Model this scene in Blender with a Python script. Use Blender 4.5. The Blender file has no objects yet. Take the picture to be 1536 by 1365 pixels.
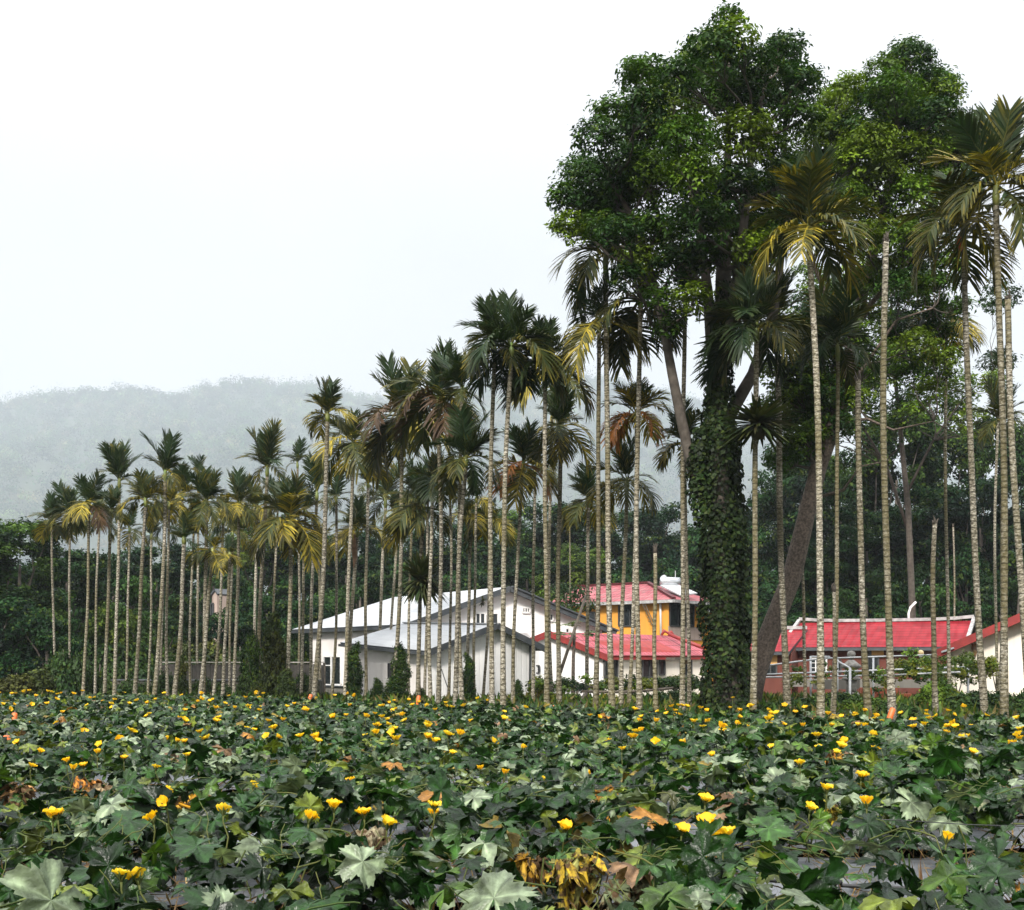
import bpy, math, random
import numpy as np
from mathutils import Vector, Matrix, Euler
from mathutils import noise as mnoise

rng = np.random.default_rng(7)
random.seed(7)
S = bpy.context.scene
COL = S.collection
F, YH, HC = 1800.0, 985.0, 1.35


def P(px, py, d):
    """World point seen at pixel (px, py) of the 1536 x 1365 photograph, d metres away."""
    return Vector(((px - 768) / F * d, d, (YH - py) / F * d + HC))


def G(px, d, z=0.0):
    return Vector(((px - 768) / F * d, d, z))


def tag(o, label=None, cat=None, group=None, kind=None):
    if label: o['label'] = label
    if cat: o['category'] = cat
    if group: o['group'] = group
    if kind: o['kind'] = kind
    return o


def empty(name, loc, label, cat, group=None):
    o = bpy.data.objects.new(name, None)
    o.empty_display_size = 0.2
    COL.objects.link(o)
    o.location = loc
    return tag(o, label, cat, group)


def link(name, me, parent=None):
    o = bpy.data.objects.new(name, me)
    COL.objects.link(o)
    if parent is not None:
        o.parent = parent
    return o


def np_mesh(name, V, Q, mats, tint=None, smooth=False, uv=None, midx=None):
    """V (n,3); Q (m,3|4) int array; tint (n,3) point colours."""
    me = bpy.data.meshes.new(name)
    V = np.ascontiguousarray(V, dtype=np.float32)
    Q = np.ascontiguousarray(Q, dtype=np.int32)
    k = Q.shape[1]
    me.vertices.add(len(V)); me.vertices.foreach_set('co', V.ravel())
    me.loops.add(Q.size); me.loops.foreach_set('vertex_index', Q.ravel())
    me.polygons.add(len(Q))
    me.polygons.foreach_set('loop_start', np.arange(0, Q.size, k, dtype=np.int32))
    if smooth:
        me.polygons.foreach_set('use_smooth', np.ones(len(Q), dtype=bool))
    for m in (mats if isinstance(mats, (list, tuple)) else [mats]):
        me.materials.append(m)
    if midx is not None:
        me.polygons.foreach_set('material_index', np.ascontiguousarray(midx, dtype=np.int32))
    me.update(calc_edges=True)
    if tint is not None:
        a = me.color_attributes.new('tint', 'FLOAT_COLOR', 'POINT')
        c = np.ones((len(V), 4), dtype=np.float32); c[:, :3] = tint
        a.data.foreach_set('color', c.ravel())
    if uv is not None:
        l = me.uv_layers.new(name='UVMap')
        l.data.foreach_set('uv', np.ascontiguousarray(uv[Q.ravel()], dtype=np.float32).ravel())
    me.validate()
    return me


class MB:
    """Collects boxes, slabs and tubes; build() links them as ONE mesh object."""

    def __init__(self):
        self.v, self.f, self.m, self.uv, self.sm = [], [], [], [], []

    def face(self, pts, mi=0, uvs=None, smooth=False):
        b = len(self.v)
        self.v += [tuple(p) for p in pts]
        self.f.append(tuple(range(b, b + len(pts))))
        self.m.append(mi); self.sm.append(smooth)
        self.uv.append(uvs or [(0, 0)] * len(pts))

    def slab(self, pts, th, mi=0, edge=None, flip=False):
        """Polygon pts (outer face) given thickness th behind it (away from the viewer side normal)."""
        pts = [Vector(p) for p in pts]
        n = (pts[1] - pts[0]).cross(pts[-1] - pts[0]).normalized()
        if flip: n = -n
        back = [p - n * th for p in pts]
        u = (pts[1] - pts[0]).normalized(); w = n.cross(u)
        uv = [((p - pts[0]).dot(u), (p - pts[0]).dot(w)) for p in pts]
        self.face(pts, mi, uv)
        self.face(back[::-1], mi if edge is None else edge, uv[::-1])
        k = len(pts)
        for i in range(k):
            j = (i + 1) % k
            L = (pts[j] - pts[i]).length
            self.face([pts[j], pts[i], back[i], back[j]], mi if edge is None else edge, [(L, 0), (0, 0), (0, th), (L, th)])

    def bar(self, a, b, w, h=None, mi=0, up=(0, 0, 1)):
        a, b = Vector(a), Vector(b); h = h or w
        d = (b - a).normalized(); up = Vector(up)
        if abs(d.dot(up)) > .95: up = Vector((1, 0, 0))
        s = d.cross(up).normalized() * w / 2; t = s.cross(d).normalized() * h / 2
        c = [a - s - t, a + s - t, a + s + t, a - s + t, b - s - t, b + s - t, b + s + t, b - s + t]
        for q in ((0, 1, 2, 3), (5, 4, 7, 6), (1, 0, 4, 5), (2, 1, 5, 6), (3, 2, 6, 7), (0, 3, 7, 4)):
            self.face([c[i] for i in q], mi)

    def box(self, c, s, mi=0, rz=0):
        c = Vector(c); r = Matrix.Rotation(rz, 3, 'Z')
        h = r @ Vector((s[0] / 2, 0, 0))
        self.bar(c - h, c + h, s[1], s[2], mi)

    def tube(self, pts, rad, n=8, mi=0, cap=True):
        pts = [Vector(p) for p in pts]; k = len(pts)
        if not isinstance(rad, (list, tuple)): rad = [rad] * k
        b = len(self.v); ref = Vector((0.3, 0.9, 0.2)); s_ = 0
        for i, p in enumerate(pts):
            t = (pts[min(i + 1, k - 1)] - pts[max(i - 1, 0)]).normalized()
            x = t.cross(ref)
            if x.length < .1: x = t.cross(Vector((1, 0, 0)))
            x.normalize(); y = t.cross(x)
            for j in range(n):
                a = 2 * math.pi * j / n
                self.v.append(tuple(p + (x * math.cos(a) + y * math.sin(a)) * rad[i]))
        for i in range(k - 1):
            for j in range(n):
                a0, a1 = b + i * n + j, b + i * n + (j + 1) % n
                self.f.append((a0, a1, a1 + n, a0 + n)); self.m.append(mi); self.sm.append(True)
                self.uv.append([(j / n, i), ((j + 1) / n, i), ((j + 1) / n, i + 1), (j / n, i + 1)])
        if cap:
            self.f.append(tuple(b + j for j in range(n))[::-1]); self.f.append(tuple(b + (k - 1) * n + j for j in range(n)))
            for _ in (0, 1): self.m.append(mi); self.sm.append(False); self.uv.append([(0, 0)] * n)

    def lathe(self, c, prof, n=20, mi=0):
        c = Vector(c); b = len(self.v)
        for r, z in prof:
            for j in range(n):
                a = 2 * math.pi * j / n
                self.v.append((c.x + r * math.cos(a), c.y + r * math.sin(a), c.z + z))
        for i in range(len(prof) - 1):
            for j in range(n):
                a0, a1 = b + i * n + j, b + i * n + (j + 1) % n
                self.f.append((a0, a1, a1 + n, a0 + n)); self.m.append(mi); self.sm.append(True); self.uv.append([(0, 0)] * 4)

    def mesh(self, name, mats):
        me = bpy.data.meshes.new(name)
        me.from_pydata(self.v, [], self.f)
        for m in (mats if isinstance(mats, (list, tuple)) else [mats]): me.materials.append(m)
        me.polygons.foreach_set('material_index', self.m)
        me.polygons.foreach_set('use_smooth', self.sm)
        l = me.uv_layers.new(name='UVMap'); i = 0
        for u in self.uv:
            for c in u:
                l.data[i].uv = c; i += 1
        me.update()
        return me

    def build(self, name, mats, parent=None, origin=None):
        org = parent.location if parent is not None and origin is None else Vector(origin or (0, 0, 0))
        # vertices are given in world space; shift so the object sits right under its (unrotated) parent
        if parent is not None:
            q = parent
            org = Vector((0, 0, 0))
            while q is not None: org = org + q.location; q = q.parent
        self.v = [(x - org.x, y - org.y, z - org.z) for x, y, z in self.v]
        o = link(name, self.mesh(name, mats), parent)
        if parent is None: o.location = org
        return o


# ------------------------------------------------------------------ materials
def new_mat(name):
    m = bpy.data.materials.new(name); m.use_nodes = True
    nt = m.node_tree; b = nt.nodes['Principled BSDF']
    return m, nt, b


def N(nt, t, **k):
    n = nt.nodes.new(t)
    for a, v in k.items():
        if a in n.inputs: n.inputs[a].default_value = v
        else: setattr(n, a, v)
    return n


def noise_mix(nt, c1, c2, scale, detail=4, coord='Object', lo=.35, hi=.65, vec=None):
    tc = N(nt, 'ShaderNodeTexCoord'); n = N(nt, 'ShaderNodeTexNoise'); n.inputs['Scale'].default_value = scale; n.inputs['Detail'].default_value = detail
    nt.links.new(vec if vec is not None else tc.outputs[coord], n.inputs['Vector'])
    r = N(nt, 'ShaderNodeValToRGB'); r.color_ramp.elements[0].position = lo; r.color_ramp.elements[1].position = hi
    r.color_ramp.elements[0].color = (*c1, 1); r.color_ramp.elements[1].color = (*c2, 1)
    nt.links.new(n.outputs['Fac'], r.inputs['Fac'])
    return r, n, tc


def simple(name, c, rough=.7, c2=None, scale=3, bump=0, bscale=30, metal=0, spec=.5):
    m, nt, b = new_mat(name)
    b.inputs['Roughness'].default_value = rough; b.inputs['Metallic'].default_value = metal
    b.inputs['Specular IOR Level'].default_value = spec
    c2 = c2 or tuple(x * .82 for x in c)
    r, n, tc = noise_mix(nt, c, c2, scale)
    nt.links.new(r.outputs['Color'], b.inputs['Base Color'])
    if bump:
        nb = N(nt, 'ShaderNodeTexNoise'); nb.inputs['Scale'].default_value = bscale; nb.inputs['Detail'].default_value = 5
        nt.links.new(tc.outputs['Object'], nb.inputs['Vector'])
        bp = N(nt, 'ShaderNodeBump'); bp.inputs['Strength'].default_value = bump; bp.inputs['Distance'].default_value = .02
        nt.links.new(nb.outputs['Fac'], bp.inputs['Height']); nt.links.new(bp.outputs['Normal'], b.inputs['Normal'])
    return m


def leaf_mat(name, rough=.5, spec=.5, trans=.18, nscale=6, namp=.35, bump=0, bs=60, sheen=0):
    """Leaf surface: colour from the point attribute 'tint', mottled; some light passes through."""
    m, nt, b = new_mat(name)
    at = N(nt, 'ShaderNodeAttribute', attribute_name='tint')
    tc = N(nt, 'ShaderNodeTexCoord')
    n = N(nt, 'ShaderNodeTexNoise'); n.inputs['Scale'].default_value = nscale; n.inputs['Detail'].default_value = 3
    nt.links.new(tc.outputs['Object'], n.inputs['Vector'])
    mr = N(nt, 'ShaderNodeMapRange'); mr.inputs['From Min'].default_value = .3; mr.inputs['From Max'].default_value = .7
    mr.inputs['To Min'].default_value = 1 - namp; mr.inputs['To Max'].default_value = 1 + namp
    nt.links.new(n.outputs['Fac'], mr.inputs['Value'])
    mx = N(nt, 'ShaderNodeVectorMath', operation='SCALE')
    nt.links.new(at.outputs['Color'], mx.inputs[0]); nt.links.new(mr.outputs['Result'], mx.inputs['Scale'])
    nt.links.new(mx.outputs[0], b.inputs['Base Color'])
    b.inputs['Roughness'].default_value = rough; b.inputs['Specular IOR Level'].default_value = spec
    if bump:
        n2 = N(nt, 'ShaderNodeTexNoise'); n2.inputs['Scale'].default_value = bs; n2.inputs['Detail'].default_value = 2
        nt.links.new(tc.outputs['Object'], n2.inputs['Vector'])
        bp = N(nt, 'ShaderNodeBump'); bp.inputs['Strength'].default_value = bump; bp.inputs['Distance'].default_value = .01
        nt.links.new(n2.outputs['Fac'], bp.inputs['Height']); nt.links.new(bp.outputs['Normal'], b.inputs['Normal'])
    if trans:
        t = N(nt, 'ShaderNodeBsdfTranslucent'); s = N(nt, 'ShaderNodeMixShader'); s.inputs[0].default_value = trans
        v = N(nt, 'ShaderNodeVectorMath', operation='MULTIPLY'); v.inputs[1].default_value = (1.5, 1.6, .6)
        nt.links.new(mx.outputs[0], v.inputs[0]); nt.links.new(v.outputs[0], t.inputs['Color'])
        nt.links.new(b.outputs[0], s.inputs[1]); nt.links.new(t.outputs[0], s.inputs[2])
        nt.links.new(s.outputs[0], nt.nodes['Material Output'].inputs['Surface'])
    return m


def trunk_mat(name='areca_bark', moss=.6):
    """Areca stem: pale grey ringed bark with dark scars, lichen blotches and olive moss that differs from stem to stem."""
    m, nt, b = new_mat(name); L = nt.links.new
    tc = N(nt, 'ShaderNodeTexCoord'); oi = N(nt, 'ShaderNodeObjectInfo')
    off = N(nt, 'ShaderNodeVectorMath', operation='SCALE'); off.inputs[0].default_value = (13, 7, 29)
    L(oi.outputs['Random'], off.inputs['Scale'])
    ad = N(nt, 'ShaderNodeVectorMath', operation='ADD'); L(tc.outputs['Object'], ad.inputs[0]); L(off.outputs[0], ad.inputs[1])
    n1 = N(nt, 'ShaderNodeTexNoise'); n1.inputs['Scale'].default_value = 22; n1.inputs['Detail'].default_value = 5; st = N(nt, 'ShaderNodeMapping'); st.inputs['Scale'].default_value = (.8, .8, 1.7); L(ad.outputs[0], st.inputs['Vector']); L(st.outputs[0], n1.inputs['Vector'])
    base = N(nt, 'ShaderNodeValToRGB'); e = base.color_ramp.elements
    e[0].position = .34; e[0].color = (.05, .042, .03, 1); e[1].position = .66; e[1].color = (.46, .43, .36, 1)
    x = base.color_ramp.elements.new(.5); x.color = (.2, .18, .135, 1)
    L(n1.outputs['Fac'], base.inputs['Fac'])
    # moss
    mp = N(nt, 'ShaderNodeMapping'); mp.inputs['Scale'].default_value = (1, 1, .35); L(ad.outputs[0], mp.inputs['Vector'])
    n2 = N(nt, 'ShaderNodeTexNoise'); n2.inputs['Scale'].default_value = 1.7; n2.inputs['Detail'].default_value = 5; L(mp.outputs[0], n2.inputs['Vector'])
    th = N(nt, 'ShaderNodeMapRange'); th.inputs['From Min'].default_value = .42; th.inputs['From Max'].default_value = .62; th.inputs['To Max'].default_value = moss; th.inputs['From Min'].default_value = .42 if moss < .7 else .38; th.inputs['From Max'].default_value = .62 if moss < .7 else .58
    L(n2.outputs['Fac'], th.inputs['Value'])
    mm = N(nt, 'ShaderNodeMix', data_type='RGBA'); mm.inputs[7].default_value = (.095, .08, .03, 1)
    L(th.outputs[0], mm.inputs[0]); L(base.outputs[0], mm.inputs[6])
    # rings
    sp = N(nt, 'ShaderNodeSeparateXYZ'); L(tc.outputs['Object'], sp.inputs[0])
    nz = N(nt, 'ShaderNodeMath', operation='MULTIPLY_ADD'); L(n1.outputs['Fac'], nz.inputs[0]); nz.inputs[1].default_value = .03; L(sp.outputs['Z'], nz.inputs[2])
    ml = N(nt, 'ShaderNodeMath', operation='MULTIPLY'); L(nz.outputs[0], ml.inputs[0]); ml.inputs[1].default_value = 8
    fr = N(nt, 'ShaderNodeMath', operation='FRACT'); L(ml.outputs[0], fr.inputs[0])
    rr = N(nt, 'ShaderNodeValToRGB'); e = rr.color_ramp.elements
    e[0].position = 0; e[0].color = (.25, .25, .25, 1); e[1].position = .3; e[1].color = (1, 1, 1, 1)
    L(fr.outputs[0], rr.inputs['Fac'])
    mu = N(nt, 'ShaderNodeMix', data_type='RGBA', blend_type='MULTIPLY'); mu.inputs[0].default_value = .8
    L(mm.outputs[2], mu.inputs[6]); L(rr.outputs[0], mu.inputs[7])
    vr = N(nt, 'ShaderNodeMapRange'); vr.inputs['To Min'].default_value = .75; vr.inputs['To Max'].default_value = 1.3; L(oi.outputs['Random'], vr.inputs['Value'])
    sc = N(nt, 'ShaderNodeVectorMath', operation='SCALE'); L(mu.outputs[2], sc.inputs[0]); L(vr.outputs[0], sc.inputs['Scale'])
    L(sc.outputs[0], b.inputs['Base Color']); b.inputs['Roughness'].default_value = .9; b.inputs['Specular IOR Level'].default_value = .2
    bp = N(nt, 'ShaderNodeBump'); bp.inputs['Strength'].default_value = .6; bp.inputs['Distance'].default_value = .02
    L(rr.outputs[0], bp.inputs['Height']); L(bp.outputs[0], b.inputs['Normal'])
    return m


def tile_mat(name, c1, c2, row=.28, colw=.24, rough=.35, moss=0, bump=1):
    m, nt, b = new_mat(name); L = nt.links.new
    uv = N(nt, 'ShaderNodeTexCoord'); sp = N(nt, 'ShaderNodeSeparateXYZ'); L(uv.outputs['UV'], sp.inputs[0])
    def frac(out, k):
        a = N(nt, 'ShaderNodeMath', operation='MULTIPLY'); L(out, a.inputs[0]); a.inputs[1].default_value = 1 / k
        f = N(nt, 'ShaderNodeMath', operation='FRACT'); L(a.outputs[0], f.inputs[0]); return f.outputs[0], a.outputs[0]
    fu, au = frac(sp.outputs['X'], colw); fv, av = frac(sp.outputs['Y'], row)
    # barrel profile across, step at each course
    s = N(nt, 'ShaderNodeMath', operation='MULTIPLY'); L(fu, s.inputs[0]); s.inputs[1].default_value = math.pi
    sn = N(nt, 'ShaderNodeMath', operation='SINE'); L(s.outputs[0], sn.inputs[0])
    h = N(nt, 'ShaderNodeMath', operation='MULTIPLY_ADD'); L(fv, h.inputs[0]); h.inputs[1].default_value = -.9; L(sn.outputs[0], h.inputs[2])
    bp = N(nt, 'ShaderNodeBump'); bp.inputs['Strength'].default_value = bump; bp.inputs['Distance'].default_value = .06
    L(h.outputs[0], bp.inputs['Height']); L(bp.outputs[0], b.inputs['Normal'])
    cell = N(nt, 'ShaderNodeCombineXYZ')
    for o, i in ((au, 0), (av, 1)):
        fl = N(nt, 'ShaderNodeMath', operation='FLOOR'); L(o, fl.inputs[0]); L(fl.outputs[0], cell.inputs[i])
    wn = N(nt, 'ShaderNodeTexWhiteNoise'); L(cell.outputs[0], wn.inputs['Vector'])
    n = N(nt, 'ShaderNodeTexNoise'); n.inputs['Scale'].default_value = .9; n.inputs['Detail'].default_value = 6; L(uv.outputs['UV'], n.inputs['Vector'])
    av_ = N(nt, 'ShaderNodeMath', operation='MULTIPLY_ADD'); L(wn.outputs['Value'], av_.inputs[0]); av_.inputs[1].default_value = .35; L(n.outputs['Fac'], av_.inputs[2])
    r = N(nt, 'ShaderNodeValToRGB'); r.color_ramp.elements[0].position = .4; r.color_ramp.elements[1].position = .95
    r.color_ramp.elements[0].color = (*c1, 1); r.color_ramp.elements[1].color = (*c2, 1); L(av_.outputs[0], r.inputs['Fac'])
    # dark line along the edge of each course, makes the rows crisp
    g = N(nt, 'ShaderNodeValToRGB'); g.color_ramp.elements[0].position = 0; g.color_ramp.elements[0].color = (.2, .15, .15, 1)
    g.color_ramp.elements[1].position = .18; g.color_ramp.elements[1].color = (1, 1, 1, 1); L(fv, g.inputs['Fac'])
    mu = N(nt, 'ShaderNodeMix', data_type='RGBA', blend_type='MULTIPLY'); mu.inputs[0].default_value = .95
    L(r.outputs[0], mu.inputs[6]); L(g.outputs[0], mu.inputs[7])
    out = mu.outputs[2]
    if moss:
        n3 = N(nt, 'ShaderNodeTexNoise'); n3.inputs['Scale'].default_value = 2.3; n3.inputs['Detail'].default_value = 7; L(uv.outputs['UV'], n3.inputs['Vector'])
        t = N(nt, 'ShaderNodeMapRange'); t.inputs['From Min'].default_value = .52; t.inputs['From Max'].default_value = .66; t.inputs['To Max'].default_value = moss; L(n3.outputs['Fac'], t.inputs['Value'])
        m2 = N(nt, 'ShaderNodeMix', data_type='RGBA'); m2.inputs[7].default_value = (.2, .13, .12, 1); L(t.outputs[0], m2.inputs[0]); L(out, m2.inputs[6]); out = m2.outputs[2]
    L(out, b.inputs['Base Color']); b.inputs['Roughness'].default_value = rough; b.inputs['Specular IOR Level'].default_value = .15
    return m


def wall_mat(name, c, dirt, ribs=0, rough=.8, dirt_amt=.6):
    """Painted wall with run-down dirt streaks; ribs = spacing in m of vertical cladding ribs."""
    m, nt, b = new_mat(name); L = nt.links.new
    uv = N(nt, 'ShaderNodeTexCoord'); mp = N(nt, 'ShaderNodeMapping'); mp.inputs['Scale'].default_value = (3.5, .35, 1)
    L(uv.outputs['UV'], mp.inputs['Vector'])
    n = N(nt, 'ShaderNodeTexNoise'); n.inputs['Scale'].default_value = 1; n.inputs['Detail'].default_value = 6; L(mp.outputs[0], n.inputs['Vector'])
    t = N(nt, 'ShaderNodeMapRange'); t.inputs['From Min'].default_value = .48; t.inputs['From Max'].default_value = .8; t.inputs['To Max'].default_value = dirt_amt; L(n.outputs['Fac'], t.inputs['Value'])
    mx = N(nt, 'ShaderNodeMix', data_type='RGBA'); mx.inputs[6].default_value = (*c, 1); mx.inputs[7].default_value = (*dirt, 1); L(t.outputs[0], mx.inputs[0])
    L(mx.outputs[2], b.inputs['Base Color']); b.inputs['Roughness'].default_value = rough
    if ribs:
        sp = N(nt, 'ShaderNodeSeparateXYZ'); L(uv.outputs['UV'], sp.inputs[0])
        a = N(nt, 'ShaderNodeMath', operation='MULTIPLY'); L(sp.outputs['X'], a.inputs[0]); a.inputs[1].default_value = 1 / ribs
        f = N(nt, 'ShaderNodeMath', operation='PINGPONG'); L(a.outputs[0], f.inputs[0]); f.inputs[1].default_value = .5
        r = N(nt, 'ShaderNodeMapRange'); r.inputs['From Min'].default_value = .05; r.inputs['From Max'].default_value = .18; L(f.outputs[0], r.inputs['Value'])
        bp = N(nt, 'ShaderNodeBump'); bp.inputs['Strength'].default_value = .35; bp.inputs['Distance'].default_value = .03
        L(r.outputs[0], bp.inputs['Height']); L(bp.outputs[0], b.inputs['Normal'])
    return m


M = {}
M['luffa'] = leaf_mat('luffa_leaf', .34, .27, .14, 16, .5, .6, 50)
def withered_mat():
    m, nt, b = new_mat('withered_leaf'); L = nt.links.new
    at = N(nt, 'ShaderNodeAttribute', attribute_name='tint'); tc = N(nt, 'ShaderNodeTexCoord')
    n = N(nt, 'ShaderNodeTexNoise'); n.inputs['Scale'].default_value = 26; n.inputs['Detail'].default_value = 6; L(tc.outputs['Object'], n.inputs['Vector'])
    r = N(nt, 'ShaderNodeMapRange'); r.inputs['From Min'].default_value = .45; r.inputs['From Max'].default_value = .58; L(n.outputs['Fac'], r.inputs['Value'])
    x = N(nt, 'ShaderNodeMix', data_type='RGBA'); x.inputs[7].default_value = (.06, .035, .015, 1); L(r.outputs[0], x.inputs[0]); L(at.outputs['Color'], x.inputs[6])
    L(x.outputs[2], b.inputs['Base Color']); b.inputs['Roughness'].default_value = .75; b.inputs['Specular IOR Level'].default_value = .2
    bp = N(nt, 'ShaderNodeBump'); bp.inputs['Strength'].default_value = .8; bp.inputs['Distance'].default_value = .01; L(n.outputs['Fac'], bp.inputs['Height']); L(bp.outputs[0], b.inputs['Normal'])
    return m


M['withered'] = withered_mat()
M['petal'] = leaf_mat('flower_petal', .6, .3, .35, 40, .1)
M['stem'] = simple('vine_stem', (.035, .065, .014), .7, (.08, .085, .022), spec=.2)
M['frond'] = leaf_mat('palm_frond', .5, .22, .16, 3, .3)
M['leaf'] = leaf_mat('broad_leaf', .45, .16, .2, 1.2, .3)
M['ivy'] = leaf_mat('ivy_leaf', .55, .12, .12, 2.5, .3)
M['far_leaf'] = leaf_mat('wood_leaf', .6, .12, .15, .5, .4)
M['hill_leaf'] = leaf_mat('hill_foliage', .9, .1, 0, .02, .5)
M['bark'] = simple('tree_bark', (.05, .038, .029), .9, (.15, .115, .09), 17, 1.0, 40)
M['brick'] = simple('orange_brick', (.40, .11, .045), .85, (.26, .06, .03), 5)
M['dark_bark'] = simple('dark_tree_bark', (.045, .036, .028), .9, (.09, .075, .06), 6, .8, 25)  # naturally dark bark for stems, branches and root balls
M['areca'] = trunk_mat()
M['areca_mossy'] = trunk_mat('mossy_areca_bark', .72)
M['shaft'] = simple('crownshaft', (.10, .16, .03), .45, (.2, .2, .05), 4)
M['sheath'] = simple('dead_sheath', (.32, .19, .12), .8, (.18, .1, .06), 5)
M['soil'] = simple('soil', (.035, .026, .018), .95, (.075, .058, .035), 2.5, .8, 20)
M['film'] = simple('mulch_film', (.16, .17, .19), .4, (.07, .075, .08), 3, .9, 14)
M['straw'] = leaf_mat('dry_straw', .85, .2, .1, 10, .3)
M['white_wall'] = wall_mat('white_plaster', (.87, .85, .83), (.68, .58, .54), dirt_amt=.35)
M['grey_wall'] = wall_mat('pale_cladding', (.72, .68, .65), (.55, .5, .46), .3, dirt_amt=.18)
M['shed_wall'] = wall_mat('shed_cladding', (.86, .85, .83), (.62, .56, .5), .22, dirt_amt=.18)
M['cream_wall'] = wall_mat('cream_plaster', (.84, .77, .66), (.6, .5, .4), dirt_amt=.4)
M['yellow_wall'] = wall_mat('ochre_plaster', (.66, .29, .035), (.45, .22, .05))
M['pink_wall'] = wall_mat('pale_pink_plaster', (.36, .28, .24), (.2, .15, .12))
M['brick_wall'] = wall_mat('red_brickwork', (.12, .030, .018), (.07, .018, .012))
M['concrete'] = wall_mat('concrete', (.15, .14, .12), (.06, .06, .05))
M['white_roof'] = wall_mat('white_metal_roof', (.36, .375, .39), (.27, .28, .28), .5, .5, .5)
M['pink_tile'] = tile_mat('weathered_pink_tile', (.25, .045, .06), (.40, .13, .14), .5, .36, .5, .6)
M['rose_tile'] = tile_mat('rose_roof_sheet', (.30, .055, .07), (.40, .10, .12), .5, .3, .45, .15)
M['red_tile'] = tile_mat('red_glazed_tile', (.19, .007, .013), (.33, .022, .032), .40, .4, .5)
M['slate'] = simple('slate_trim', (.035, .042, .048), .5, (.06, .065, .07))
M['red_trim'] = simple('red_trim', (.30, .03, .025), .6, (.2, .022, .02))
M['ridge'] = simple('mortar_ridge', (.40, .395, .39), .8, (.22, .215, .21), 5)
M['frame'] = simple('white_frame', (.78, .77, .75), .5)
M['dark_frame'] = simple('dark_frame', (.05, .05, .05), .5)
M['glass'] = simple('window_glass', (.012, .016, .018), .08, (.02, .024, .026), 2, spec=.6)
M['metal'] = simple('galvanised_pipe', (.55, .56, .57), .45, (.42, .43, .44), 6, metal=.3)
M['steel'] = simple('stainless_tank', (.72, .74, .77), .25, metal=.7)
M['orange'] = simple('orange_plastic', (.72, .16, .03), .5, (.5, .1, .02), 8)
M['stone'] = simple('grey_stone', (.30, .285, .26), .9, (.16, .15, .13), 9, .6)
M['wood'] = simple('weathered_wood', (.11, .09, .068), .85, (.045, .037, .028), 6)
M['dark_wood'] = simple('old_dark_boards', (.045, .04, .034), .9, (.02, .018, .015), 5)
M['dark_concrete'] = simple('mossy_concrete', (.075, .07, .055), .9, (.03, .032, .022), 2)
M['hose'] = simple('black_hose', (.02, .02, .022), .45)
M['lamp'] = simple('cream_globe', (.78, .58, .30), .4, (.7, .5, .26))
M['red'] = simple('red_paper', (.55, .02, .03), .7)
M['sign'] = simple('ochre_panel', (.72, .42, .14), .7)
M['horn'] = simple('horn', (.30, .16, .07), .6, (.1, .06, .03))
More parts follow.
